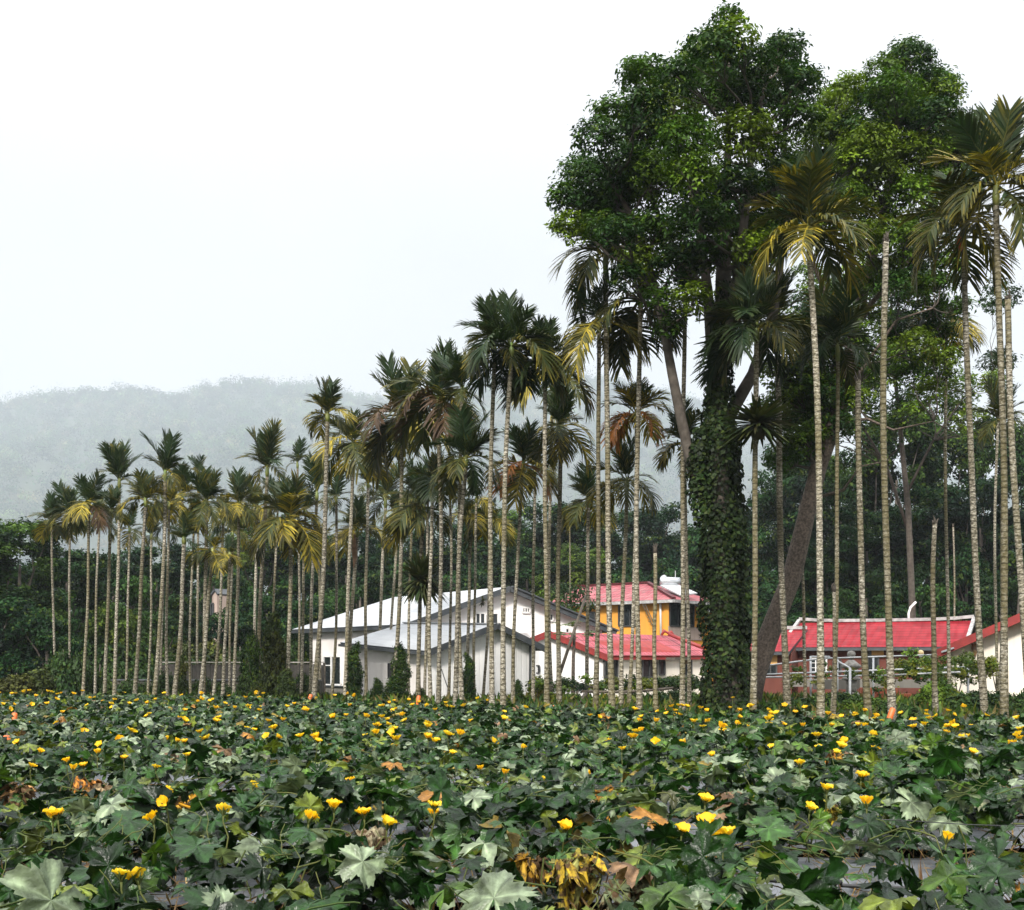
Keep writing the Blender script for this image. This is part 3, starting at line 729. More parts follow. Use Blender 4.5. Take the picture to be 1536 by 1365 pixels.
# pink-brown dead sheath hanging on one palm, red fruit on another
def hanging(i, px, py, name, mat, ln, r):
    root = PROOT[i]; d = root.location.y
    p = P(px, py, d - .12); mb = MB()
    mb.tube([p, p - Vector((.02, .02, ln * .3)), p - Vector((-.03, 0, ln * .7)), p - Vector((.02, 0, ln))], [r * .5, r, r * .8, r * .1], 8)
    mb.build(name, mat, root)
hanging(25, 531, 800, 'dead_sheath', M['sheath'], 60 * 35 / F * 1.1, .11)
hanging(57, 1439, 352, 'fruit_bunch', M['orange'], .42, .06)


def nest_fern(px, py, d, r, label, n=34, flat=.5):
    root = empty('nest_fern', P(px, py, d), label, 'fern', 'nest ferns growing on palm stems')
    V, Q, T = [], [], []
    for j in range(n):
        az = rng.uniform(0, 6.28); el = math.radians(rng.uniform(-45, 75)) * flat * 1.6; L = r * rng.uniform(.7, 1.1); w = .028 * (r / .5) ** .5
        d0 = np.array([math.cos(az) * math.cos(el), math.sin(az) * math.cos(el), math.sin(el)])
        s = np.array([-math.sin(az), math.cos(az), 0]); g = np.array([0, 0, -.45])
        p = np.zeros(3); b = len(V); c = GREEN * rng.uniform(.4, 1.3) + OLIVE * rng.uniform(0, .45) + BROWN * rng.uniform(0, .25)
        for k in range(5):
            ww = w * (.5, 1, 1.1, .8, .1)[k]
            V += [p - s * ww, p + s * ww]; T += [c, c]
            p = p + (d0 + g * (k / 4) ** 1.5) * L / 4
        for k in range(4): Q.append((b + 2 * k, b + 2 * k + 1, b + 2 * k + 3, b + 2 * k + 2))
    link('leaf_rosette', np_mesh('leaf_rosette', np.array(V), np.array(Q), M['ivy'], np.array(T)), root)
    mb = MB(); c = root.location; mb.lathe(c - Vector((0, 0, r * .45)), [(.02, .1 * r), (r * .14, .15 * r), (r * .2, .35 * r), (r * .14, .5 * r), (0.01, .55 * r)], 12)
    mb.build('root_ball', M['dark_bark'], root)
nest_fern(632, 870, 35.0, .98, 'dark bushy nest fern on the palm stems in front of the white roof', 420, .62)
nest_fern(724, 902, 41, .23, 'small dark nest fern ball on a thin palm stem', 40, .8)
nest_fern(1137, 636, 25.7, .98, 'flat olive nest fern spreading from a palm stem before the ivy trunk', 240, .36)
# ------------------------------------------------------------------ trees
def lobe_leaves(lobes, per, nleaf, size, cols, up=.5, flat=.85, spread=.3, dome=0):
    """lobes: (centre, radius); returns pos, nrm, size, tint arrays of leaves gathered in sprigs over each lobe."""
    Ps, Ns, Ss, Ts = [], [], [], []
    for c, r in lobes:
        n = max(6, int(per * r * r))
        D = rng.standard_normal((n, 3)); D[:, 2] = np.where(rng.random(n) < dome, np.abs(D[:, 2]), D[:, 2]); D /= np.linalg.norm(D, axis=1, keepdims=True)
        rad = r * rng.uniform(.25, 1, n) ** .45 * rng.uniform(.9, 1.1, n)
        sp = np.array(c) + D * rad[:, None] * np.array([1, 1, flat])
        col = cols[rng.integers(len(cols))] * rng.uniform(.75, 1.25)
        sc = col * rng.uniform(.6, 1.45, (n, 1)) * np.array([1, 1, 1]) + (rng.random((n, 1)) < .12) * np.array([.03, .035, .0])
        m = nleaf
        o = rng.standard_normal((n, m, 3)) * spread * np.array([1, 1, .6])
        pos = sp[:, None] + o
        nr = D[:, None] * .7 + np.array([0, 0, up]) + rng.standard_normal((n, m, 3)) * .45
        Ps.append(pos.reshape(-1, 3)); Ns.append(nr.reshape(-1, 3)); Ss.append(size * rng.uniform(.65, 1.25, n * m))
        Ts.append(np.repeat(sc[:, None], m, 1).reshape(-1, 3) * rng.uniform(.8, 1.2, (n * m, 1)))
    return np.concatenate(Ps), np.concatenate(Ns), np.concatenate(Ss), np.concatenate(Ts)


def curve(a, b, sag=.0, k=6, wob=.1):
    a, b = Vector(a), Vector(b); pts = []
    ph = rng.uniform(0, 6); L = (b - a).length
    for i in range(k + 1):
        t = i / k
        p = a.lerp(b, t) + Vector((math.sin(t * 5 + ph), math.cos(t * 4 + ph), 0)) * wob * L * .3 * math.sin(math.pi * t) + Vector((0, 0, -sag * math.sin(math.pi * t)))
        pts.append(p)
    return pts


BIGC = [np.array([.032, .072, .007]), np.array([.02, .052, .008]), np.array([.058, .108, .008]), np.array([.015, .042, .008]), np.array([.09, .14, .010])]

LA = [(1092, 31, 26), (963, 112, 34), (1068, 84, 48), (1174, 80, 34), (1193, 128, 34), (1135, 100, 36), (915, 170, 32), (896, 213, 40), (1006, 178, 50), (1068, 139, 50),
      (1111, 211, 52), (1164, 160, 44), (958, 206, 44), (881, 268, 36), (845, 299, 27), (982, 268, 50), (1040, 268, 45), (1097, 287, 50), (1155, 230, 44), (1183, 268, 38),
      (857, 345, 32), (920, 297, 42), (982, 350, 46), (1049, 335, 50), (1107, 345, 40), (963, 402, 36), (1020, 398, 40), (987, 452, 26), (1059, 388, 34), (930, 355, 34),
      (1030, 215, 48), (1120, 150, 44), (940, 250, 42), (1150, 300, 36), (885, 320, 30), (1015, 115, 34), (1040, 450, 30), (1105, 405, 34), (1130, 375, 34), (935, 415, 26), (1160, 350, 34), (1190, 320, 34), (1200, 180, 36), (905, 345, 32), (865, 300, 30), (1000, 495, 20), (970, 160, 38), (1100, 60, 36)]
LB = [(1365, 98, 40), (1327, 112, 32), (1399, 127, 32), (1274, 133, 26), (1258, 165, 36), (1317, 152, 38), (1356, 192, 50), (1404, 180, 40), (1446, 190, 26), (1260, 206, 42),
      (1308, 225, 46), (1375, 240, 48), (1423, 232, 36), (1317, 278, 42), (1365, 297, 40), (1402, 282, 34), (1231, 208, 36), (1280, 245, 40), (1213, 252, 36), (1341, 345, 34),
      (1365, 393, 30), (1318, 326, 30), (1394, 470, 28), (1375, 520, 32), (1418, 540, 24), (1437, 462, 22), (1346, 503, 22), (1404, 566, 22), (1231, 545, 42), (1208, 588, 36), (1255, 580, 32), (1270, 300, 34), (1420, 330, 26), (1235, 620, 34), (1190, 640, 30), (1280, 500, 30), (1240, 470, 26), (1300, 560, 26), (1215, 520, 34), (1180, 600, 30), (1265, 640, 26), (1330, 400, 26), (1300, 360, 34), (1250, 330, 36), (1355, 150, 40), (1250, 260, 40), (1400, 430, 26), (1365, 555, 26), (1195, 560, 34), (1222, 480, 30), (1245, 600, 36), (1290, 600, 24), (1270, 440, 26), (1310, 470, 24), (1345, 430, 26), (1380, 440, 28), (1410, 500, 28), (1390, 590, 26), (1340, 560, 22), (1425, 400, 26), (1360, 360, 34), (1210, 660, 34), (1175, 690, 30), (1160, 560, 28), (1150, 620, 28), (1440, 232, 34), (1446, 292, 28), (1424, 380, 30), (1455, 212, 24), (1290, 205, 44), (1340, 140, 40), (1410, 150, 36), (1240, 300, 36), (1300, 420, 28), (1385, 340, 34)]


def trace_lobes(L, d0, half, cx, back=True):
    out = []
    for x, y, r in L:
        u = max(0, 1 - ((x - cx) / half) ** 2) ** .5
        dep = half / F * d0 * u
        s = rng.uniform(-.95, .25) * dep
        d = d0 + s
        out.append((tuple(P(x, y, d)), 1.0 * r / F * d))
        if back and r > 30 and rng.random() < .75:
            d = d0 + rng.uniform(.25, .95) * dep
            out.append((tuple(P(x + rng.uniform(-14, 14), y + rng.uniform(-8, 16), d)), r / F * d))
    return out


def big_tree(name, label, base, spine, lobes, limbs, per, r0, dens=8, bark='bark', lsz=.125):
    root = empty(name, base, label, 'tree')
    mb = MB(); mb.tube([p for p, r in spine], [r for p, r in spine], 14); mb.build('trunk', M[bark], root)
    nodes = [(Vector(p), r) for p, r in spine]
    for pts, ra, rb in limbs:
        mb = MB(); k = len(pts); mb.tube(pts, [ra + (rb - ra) * i / (k - 1) for i in range(k)], 10); mb.build('limb', M[bark], root)
        nodes += [(Vector(p), ra + (rb - ra) * i / (k - 1)) for i, p in enumerate(pts)]
    mb = MB()
    for c, r in lobes:
        c = Vector(c); cand = [q for q in nodes if q[0].z < c.z + .2] or nodes
        q = min(cand, key=lambda n_: (n_[0] - c).length + .2 * abs(n_[0].z - c.z + 1.2))
        rr = min(q[1] * .5, .05) + .012
        pts = curve(q[0], c, .1, 6, .25)
        mb.tube(pts, [rr * (1 - .8 * i / 6) for i in range(7)], 6)
        for _ in range(5):
            D = Vector(rng.standard_normal(3)).normalized() * r * .8
            mb.tube(curve(pts[4], c + D, 0, 3, .2), [rr * .35, rr * .28, rr * .2, rr * .08], 4)
    mb.build('branches', M['dark_bark'], root)
    p, n, s, t = lobe_leaves(lobes, per, dens, lsz, BIGC, .8, .85, lsz * .62, .62)
    leaf_quads('crown', p - np.array(root.location), n, s, t, M['leaf'], .42, .12, root, down=np.array([0, 0, -.35]))
    return root


dA = 27.0
spA = [(P(1092, 1082, dA), .42), (P(1090, 1040, dA), .3), (P(1086, 960, dA), .26), (P(1082, 860, dA), .24), (P(1080, 760, dA), .22), (P(1080, 660, dA), .19), (P(1080, 580, dA), .16), (P(1082, 500, dA), .15), (P(1085, 420, dA), .18), (P(1088, 330, dA), .12), (P(1092, 230, dA), .08), (P(1094, 120, dA), .05), (P(1092, 40, dA), .02)]
limA = [([P(1050, 745, dA), P(1036, 690, dA), P(1022, 630, dA - .1), P(1008, 560, dA - .1), P(997, 500, dA - .1), P(985, 440, dA), P(968, 380, dA), P(945, 320, dA), P(915, 270, dA)], .14, .05),
        ([P(1080, 600, dA), P(1068, 520, dA + .3), P(1062, 440, dA + .5), P(1050, 350, dA + .6), P(1030, 250, dA + .6), P(1010, 160, dA + .6)], .17, .04),
        ([P(1082, 560, dA), P(1098, 480, dA - .3), P(1108, 400, dA - .5), P(1120, 300, dA - .6), P(1130, 200, dA - .7), P(1150, 120, dA - .7)], .16, .04),
        ([P(1084, 640, dA), P(1130, 560, dA + .6), P(1160, 470, dA + .9), P(1172, 380, dA + 1), P(1176, 280, dA + 1), P(1178, 160, dA + 1)], .16, .04),
        ([P(985, 440, dA), P(955, 400, dA + .3), P(915, 385, dA + .5), P(880, 350, dA + .5)], .06, .025),
        ([P(1062, 440, dA + .5), P(1020, 390, dA + .8), P(990, 330, dA + 1), P(960, 230, dA + 1)], .09, .03)]
lobA = trace_lobes(LA, dA, 205, 1030)
treeA = big_tree('broadleaf_tree', 'huge broadleaf tree with ivy-smothered trunk towering over the palms', G(1092, dA, 0), spA, lobA, limA, 390, .5, bark='dark_bark')
dB = 31.0
spB = [(P(1118, 1066, dB), .36), (P(1132, 1010, dB), .3), (P(1160, 935, dB), .26), (P(1188, 865, dB), .25), (P(1208, 780, dB), .22), (P(1228, 700, dB), .21), (P(1250, 640, dB), .2), (P(1266, 590, dB), .19), (P(1280, 510, dB), .17), (P(1296, 430, dB), .14), (P(1320, 345, dB), .11), (P(1338, 250, dB), .07), (P(1350, 160, dB), .04), (P(1360, 90, dB), .02)]
limB = [([P(1280, 510, dB), P(1262, 478, dB - .2), P(1238, 440, dB - .3), P(1222, 400, dB - .3), P(1205, 330, dB - .3), P(1215, 240, dB)], .08, .03),
        ([P(1282, 500, dB), P(1302, 460, dB - .3), P(1330, 430, dB - .5), P(1372, 380, dB - .4), P(1400, 290, dB - .2), P(1412, 200, dB)], .08, .03),
        ([P(1290, 460, dB), P(1275, 380, dB + .4), P(1265, 300, dB + .6), P(1260, 200, dB + .6)], .1, .03),
        ([P(1266, 590, dB), P(1300, 545, dB - .5), P(1345, 480, dB - 1), P(1400, 462, dB - 1.3)], .06, .02),
        ([P(1250, 640, dB), P(1300, 628, dB - .6), P(1340, 645, dB - 1), P(1400, 632, dB - 1.2), P(1440, 655, dB - 1.3)], .045, .01),
        ([P(1215, 750, dB), P(1265, 735, dB - .5), P(1290, 700, dB - .7), P(1335, 690, dB - .9)], .05, .01)]
lobB = trace_lobes(LB, dB, 130, 1325)
treeB = big_tree('broadleaf_tree', 'broadleaf tree with bare leaning pinkish trunk behind the ivy-clad one', G(1118, dB, 0), spB, lobB, limB, 370, .4)


def ivy_on(root, spine, per, size, swell, cols, name='ivy', mat='ivy'):
    Ps, Ns = [], []
    for (p0, r0), (p1, r1) in zip(spine[:-1], spine[1:]):
        p0, p1 = Vector(p0), Vector(p1); L = (p1 - p0).length
        n = int(per * L * (r0 + r1) * 3)
        t = rng.random(n); a = rng.uniform(0, 2 * math.pi, n)
        ax = np.array(p0)[None] * (1 - t[:, None]) + np.array(p1)[None] * t[:, None]
        lump = np.array([mnoise.noise(Vector((math.cos(q) * 1.2, math.sin(q) * 1.2, z * 1.1))) for q, z in zip(a, ax[:, 2])])
        rr = (r0 * (1 - t) + r1 * t) * (1 + swell * (.5 + lump)) + rng.uniform(-.05, .08, n)
        d = np.stack([np.cos(a), np.sin(a), np.zeros(n)], 1)
        Ps.append(ax + d * rr[:, None]); Ns.append(d + np.array([0, 0, .45]) + rng.standard_normal((n, 3)) * .4)
    p, nr = np.concatenate(Ps), np.concatenate(Ns); n = len(p)
    pt = np.array([mnoise.noise(Vector((q[0] * 1.7, q[1] * 1.7, q[2] * .9))) for q in p]); t = cols[rng.integers(len(cols), size=n)] * rng.uniform(.5, 1.6, (n, 1)) * (1 + 1.1 * np.clip(pt, -.5, .8))[:, None]
    keep = ~((pt < -.34) & (rng.random(n) < .6)); p, nr, t = p[keep], nr[keep], t[keep]; n = len(p)
    leaf_quads(name, p - np.array(root.location), nr, size * rng.uniform(.45, 1.6, n), t, M[mat], .75, .1, root, down=np.array([0, 0, -.8]))


IVY = np.array([[.007, .016, .004], [.010, .021, .005], [.015, .028, .006], [.024, .036, .007]])
ivy_on(treeA, [(P(1098, 1084, dA), 0.684), (P(1094, 1055, dA), 0.502), (P(1088, 1010, dA), 0.410), (P(1083, 900, dA), 0.380), (P(1080, 800, dA), 0.365), (P(1078, 700, dA), 0.327), (P(1078, 620, dA), 0.258), (P(1079, 560, dA), 0.205), (P(1082, 490, dA), 0.152), (P(1086, 420, dA), 0.106)], 800, .095, .35, IVY)
ivy_on(treeA, [(P(1058, 790, dA), 0.152), (P(1050, 740, dA - .1), 0.182), (P(1047, 690, dA - .2), 0.167), (P(1054, 640, dA - .2), 0.091)], 700, .095, .4, IVY)
ivy_on(treeA, [(P(1108, 1000, dA + .3), 0.152), (P(1112, 860, dA + .3), 0.122), (P(1104, 740, dA + .2), 0.106), (P(1100, 640, dA + .2), 0.076)], 600, .12, .6, IVY)


# a thinner tree farther back fills the gap under the crowns
LC = [(float(rng.uniform(1170, 1500)), float(rng.uniform(400, 650)), float(rng.uniform(20, 32))) for _ in range(100)]
LC = [q for q in LC if not (1425 < q[0] < 1490 and q[1] < 560) and not (((q[0] - 1288) / 22) ** 2 + ((q[1] - 515) / 30) ** 2 < 1)]
dC = 66.0
spC = [(P(1372, 1048, dC), .22), (P(1368, 900, dC), .18), (P(1362, 760, dC), .16), (P(1350, 640, dC), .12), (P(1340, 540, dC), .08), (P(1335, 420, dC), .03)]
limC = [([P(1364, 800, dC), P(1330, 700, dC + .3), P(1270, 600, dC + .6), P(1220, 520, dC + .6), P(1200, 440, dC + .6)], .1, .02), ([P(1360, 740, dC), P(1400, 660, dC - .3), P(1450, 590, dC - .5), P(1490, 560, dC - .5)], .08, .02)]
treeC = big_tree('broadleaf_tree', 'thin dark tree filling the gap behind the leaning trunk', G(1372, dC, ground_z(0, dC)), spC, trace_lobes(LC, dC, 170, 1335, False), limC, 60, .3, bark='dark_bark', lsz=.24)


# ---- the wood behind: every tree its own trunk and crown
WOODC = {'dark': [np.array([.006, .025, .007]), np.array([.011, .038, .008]), np.array([.004, .016, .007])],
         'mid': [np.array([.020, .050, .009]), np.array([.036, .072, .010]), np.array([.010, .030, .007])],
         'light': [np.array([.045, .080, .010]), np.array([.065, .095, .012]), np.array([.024, .055, .010])]}


def wood_mesh(tone, seed, asp):
    """Crown 2 wide and 2 * asp tall standing on z=0, and its trunk."""
    global rng
    keep = rng; rng = np.random.default_rng(seed)
    lobes = []; Ht = 2 * asp
    for i in range(int(34 * asp)):
        a = rng.uniform(0, 6.28); h = rng.uniform(.03, 1)
        w = (1 if h < .55 else math.sqrt(max(.06, 1 - ((h - .55) / .5) ** 2))) * rng.uniform(.35, 1) ** .5
        lobes.append(((math.cos(a) * w * .8, math.sin(a) * w * .8, .12 + h * (Ht - .42)), rng.uniform(.17, .33)))
    p, n, s, t = lobe_leaves(lobes, 900, 7, .072, WOODC[tone], .6, .75, .045)
    me = leaf_quads('crown', p, n, s, t, M['far_leaf'], .6, .1, down=np.array([0, 0, -.3]))
    mb = MB(); mb.tube([(0, 0, -.8), (.02, 0, -.2), (-.03, .02, Ht * .3), (0, 0, Ht * .7)], [.085, .07, .055, .02], 8)
    for i in range(9):
        c = lobes[i][0]; mb.tube(curve((0, 0, c[2] * .35), c, 0, 4, .2), [.03, .025, .02, .014, .006], 5)
    rng = keep
    return me, mb.mesh('trunk', M['dark_bark'])


WM = {(t, k): wood_mesh(t, 50 + 7 * k + h, (1.1, 2.2)[k]) for h, t in enumerate(WOODC) for k in (0, 1)}
# px centre, crown top py, crown width px, depth, tone
WOOD = [(-60, 770, 190, 58, 'mid'), (-120, 800, 190, 118, 'dark'), (-15, 815, 190, 120, 'dark'), (90, 812, 190, 117, 'dark'), (195, 809, 190, 119, 'dark'), (300, 806, 190, 117, 'dark'), (405, 803, 190, 119, 'dark'), (510, 800, 190, 116, 'dark'), (615, 785, 190, 118, 'dark'), (720, 782, 190, 120, 'dark'), (825, 779, 190, 117, 'dark'), (930, 776, 190, 119, 'dark'), (1035, 773, 190, 116, 'dark'),  (30, 762, 150, 57, 'mid'), (100, 800, 130, 62, 'dark'), (-10, 870, 170, 54, 'dark'), (70, 900, 110, 53, 'dark'), (170, 812, 130, 68, 'mid'), (160, 890, 110, 60, 'light'),
        (235, 800, 120, 78, 'dark'), (250, 880, 120, 62, 'mid'), (320, 815, 130, 80, 'mid'), (330, 900, 110, 64, 'dark'), (385, 772, 120, 88, 'light'), (400, 870, 120, 66, 'dark'), (455, 775, 130, 90, 'dark'), (465, 880, 110, 68, 'dark'),
        (520, 782, 130, 86, 'dark'), (540, 840, 130, 80, 'mid'), (590, 790, 130, 90, 'mid'), (610, 850, 120, 82, 'dark'), (660, 770, 130, 94, 'dark'), (700, 830, 130, 84, 'dark'), (735, 742, 140, 100, 'mid'), (790, 800, 120, 88, 'dark'),
        (815, 732, 130, 104, 'dark'), (880, 745, 130, 108, 'mid'), (870, 810, 110, 90, 'light'), (940, 745, 140, 104, 'dark'), (930, 830, 130, 90, 'dark'), (1000, 742, 130, 100, 'dark'), (1010, 820, 140, 88, 'dark'), (1070, 760, 150, 96, 'dark'), (1090, 850, 140, 84, 'dark'),
        (1150, 740, 150, 90, 'dark'), (1170, 840, 130, 78, 'dark'), (1215, 655, 130, 92, 'mid'), (1185, 640, 120, 84, 'dark'), (1240, 800, 120, 76, 'dark'), (1275, 660, 130, 84, 'mid'), (1300, 740, 130, 76, 'dark'), (1300, 840, 130, 72, 'mid'), (1345, 588, 140, 80, 'mid'), (1390, 700, 140, 76, 'dark'),
        (1380, 830, 120, 70, 'mid'), (1420, 606, 140, 84, 'mid'), (1470, 690, 140, 76, 'dark'), (1450, 800, 130, 72, 'dark'), (1500, 612, 140, 86, 'mid'), (1550, 700, 160, 78, 'dark'), (1530, 810, 150, 70, 'mid'), (1620, 640, 170, 84, 'dark'), (1640, 790, 160, 70, 'dark'), (-150, 800, 190, 62, 'dark'), (1180, 905, 110, 70, 'dark'), (1250, 900, 110, 68, 'dark'), (1345, 895, 110, 68, 'dark'), (1440, 880, 110, 68, 'dark')]
WLAB = {'dark': 'dark evergreen tree', 'mid': 'mid green leafy tree', 'light': 'bright yellow-green tree'}
def wood_place(px, d, top):
    z = [(190, 'beyond the field corner'), (480, 'behind the thin pale stems'), (740, 'behind the white house roof'), (1060, 'behind the ochre house'), (1240, 'behind the ivy-clad trunk'), (9999, 'above the red glazed roof')]
    w = next(t for lim, t in z if px < lim)
    return (', far back' if d > 100 else ', low and near' if top > 840 else ', mid row') , w
for i, (px, top, wpx, d, tone) in enumerate(WOOD):
    k = d / F; z1 = (YH - top) * k + HC; zg = ground_z(0, d)
    pl = wood_place(px, d, top); root = empty('forest_tree', G(px, d, zg), WLAB[tone] + ' ' + pl[1] + pl[0], 'tree', 'trees of the wood behind the houses')
    w = wpx * k * .5 * 1.15; hc = z1 - zg
    j = 1 if hc / (2 * w) > 1.6 else 0
    me, tm = WM[tone, j]
    a = rng.uniform(0, 6.28)
    for nm, m_ in (('crown', me), ('trunk', tm)):
        o = link(nm, m_, root); o.rotation_euler = (0, 0, a); o.scale = (w, w, hc / (2 * (1.1, 2.2)[j]))


# ---- shrubs
def shrub_lobes(kind):
    if kind == 'column': return [((rng.uniform(-.12, .12), rng.uniform(-.12, .12), z), r) for z, r in ((.15, .42), (.4, .46), (.7, .48), (1.0, .46), (1.3, .44), (1.6, .4), (1.9, .34), (2.15, .25), (2.35, .14))]
    if kind == 'cone': return [((rng.uniform(-.12, .12), rng.uniform(-.12, .12), z), r) for z, r in ((.2, .7), (.5, .66), (.8, .56), (1.1, .46), (1.4, .34), (1.65, .2))]
    if kind == 'mound': return [((rng.uniform(-.5, .5), rng.uniform(-.4, .4), rng.uniform(.2, .65)), rng.uniform(.3, .5)) for _ in range(10)]
    return [((rng.uniform(-.6, .6), rng.uniform(-.5, .5), rng.uniform(.1, .9)), rng.uniform(.12, .3)) for _ in range(20)]


SHC = {'ivy': [np.array([.010, .026, .006]), np.array([.016, .036, .007]), np.array([.026, .05, .008])],
       'moss': [np.array([.03, .042, .010]), np.array([.045, .05, .012]), np.array([.022, .036, .01])],
       'bright': [np.array([.07, .12, .012]), np.array([.12, .14, .012]), np.array([.04, .08, .012])],
       'gold': [np.array([.22, .19, .016]), np.array([.12, .13, .014]), np.array([.06, .09, .012])],
       'green': [np.array([.022, .05, .014]), np.array([.03, .06, .015]), np.array([.016, .036, .012])]}
_SM = {}


def shrub(name, cat, label, px, top, bot, wpx, d, kind, tone, group=None, lf=.07):
    """Shrub whose crown spans pixels top..bot at depth d, wpx wide."""
    k = d / F; zb = (YH - bot) * k + HC; zg = min(ground_z(0, d), zb)
    H = (YH - top) * k + HC - zg; W = wpx * k
    root = empty(name, G(px, d, zg), label, cat, group)
    key = (kind, tone, int(rng.integers(2)))
    hh = {'column': 2.5, 'cone': 1.85, 'mound': 1.1, 'loose': 1.15}[kind]; ww = {'column': 1.05, 'cone': 1.5, 'mound': 1.7, 'loose': 1.5}[kind]
    if key not in _SM:
        p, n, s, t = lobe_leaves(shrub_lobes(kind), 1500 if kind != 'loose' else 1300, 5, lf * 1.35, SHC[tone], .4, 1.0, .05)
        m1 = leaf_quads('foliage', p, n, s, t, M['ivy'], .55, .1, down=np.array([0, 0, -.2]))
        mb = MB(); mb.tube([(0, 0, -.1), (.02, .01, hh * .4), (0, 0, hh * .85)], [.05, .04, .015], 6)
        for _ in range(6): mb.tube(curve((0, 0, hh * .15), (rng.uniform(-.4, .4) * ww, rng.uniform(-.4, .4) * ww, hh * .6), 0, 3, .2), [.025, .02, .014, .006], 5)
        _SM[key] = m1, mb.mesh('stem', M['dark_bark'])
    a = rng.uniform(0, 6.28)
    for nm, m_ in zip(('foliage', 'stem'), _SM[key]):
        o = link(nm, m_, root); o.rotation_euler = (0, 0, a); o.scale = (W / ww, W / ww, H / hh)
    return root


SG = 'creeper-covered stumps along the field edge'
for a in [
 ("creeper_column", "shrub", "narrow leafy creeper column by the house door", 532, 962, 1062, 28, 37, 'column', 'ivy', SG),
 ("creeper_column", "shrub", "tall dark creeper column against the pale shed side wall", 601, 962, 1062, 30, 38, 'column', 'ivy', SG),
 ("creeper_column", "shrub", "dark creeper column in front of the shed's gable wall", 703, 978, 1066, 24, 34, 'column', 'ivy', SG),
 ("creeper_column", "shrub", "slim mossy creeper column among the pale palm stems", 273, 982, 1050, 22, 40, 'column', 'moss', SG),
 ("creeper_mound", "shrub", "tall double-peaked ivy mound overgrowing palm stems", 411, 913, 1058, 52, 40, 'cone', 'moss', SG),
 ("creeper_mound", "shrub", "broad dark ivy mound merging into the double-peaked one", 378, 945, 1058, 46, 41, 'cone', 'ivy', SG),
 ("creeper_mound", "shrub", "rounded mossy ivy cone beside the bushy straw-skirted palm", 431, 1003, 1060, 44, 37, 'cone', 'moss', SG),
 ("creeper_mound", "shrub", "small rounded ivy cone at the foot of the double-peaked mound", 384, 1020, 1058, 26, 37, 'cone', 'moss', SG),
 ("creeper_mound", "shrub", "squat dark bush below the tall shed-side column", 592, 1012, 1062, 44, 36, 'cone', 'ivy', SG),
 ("creeper_mound", "shrub", "small upright bush between the two shed-side columns", 566, 1016, 1062, 22, 36.5, 'column', 'ivy', SG),
 ("creeper_mound", "shrub", "low dark bush near the corner of the shed", 630, 1030, 1062, 28, 36, 'cone', 'ivy', SG),
 ("creeper_mound", "shrub", "small conical dark bush past the shed gable by the vines", 776, 1018, 1062, 24, 34, 'cone', 'ivy', SG),
 ("creeper_mound", "shrub", "little dark bush beside the shed gable's creeper column", 681, 1042, 1066, 24, 33, 'cone', 'ivy', SG),
 ("creeper_mound", "shrub", "low bush hugging the plinth under the house door", 462, 1032, 1058, 30, 38, 'mound', 'ivy', SG),
 ("creeper_mound", "shrub", "low bush between the door column and the pale stem", 508, 1036, 1060, 28, 38, 'mound', 'ivy', SG),
]: shrub(*a)
HG = 'hedge bushes under the wood'
for px, top, w, d, tone, lab in [(25, 1000, 90, 43, 'gold', 'low mossy green bush at the field corner below the dark wood'), (95, 960, 70, 48, 'green', 'glossy green bush before the wood beside the low corner bush'), (150, 985, 80, 50, 'ivy', 'dark hedge bush behind the first pale stems'),
        (-60, 990, 110, 44, 'green', 'green bush past the low corner bush'), (205, 990, 70, 52, 'green', 'hedge bush behind the yellow-ringed palm stem'), (330, 985, 80, 56, 'ivy', 'dark hedge bush in front of the board fence'), (455, 955, 60, 62, 'green', 'grey-green bush beside the white house eave')]:
    shrub('hedge_bush', 'bush', lab, px, top, 1060, w, d, 'mound', tone if tone != 'gold' else 'moss', HG, .09)
for px, top, w, lab in [(250, 1002, 60, 'bush with long shoots in front of the fence end'), (300, 1008, 50, 'leafy bush before the middle of the dark fence'), (455, 1002, 50, 'round bush before the fence beside the house wall'), (185, 1012, 60, 'dark bush before the low wall, next to the slim creeper column'), (228, 1018, 44, 'small bush hiding the wall between two pale stems'), (318, 1016, 56, 'bush against the low wall beyond the slim creeper column'), (352, 1024, 40, 'small bush in the row of stems beside the ivy mound'), (478, 1030, 36, 'small dark bush at the house plinth corner')]:
    shrub('wall_bush', 'bush', lab, px, top, 1062, w, 44.5, 'mound', 'ivy', 'bushes along the low wall', .08)
for i, px in enumerate((-110, -40, 20, 80, 140, 200, 260, 310, 360, 410, 470, 520, 1140, 1200, 1260, 1330, 1390, 1460, 1530)):
    L_ = px < 600
    shrub('understory_bush', 'bush', 'leafy understory bush filling the foot of the dark wood' if L_ else 'leafy understory bush in the wood above the red roofs', px, 930 + (i * 37 % 45), 1050, 105, 58 + i % 3 if L_ else 66, 'mound', ('green', 'ivy', 'green', 'moss')[i % 4], 'understory bushes along the wood' + ('' if L_ else ' above the roofs'), .09)
GB = 'garden bushes behind the right palms'
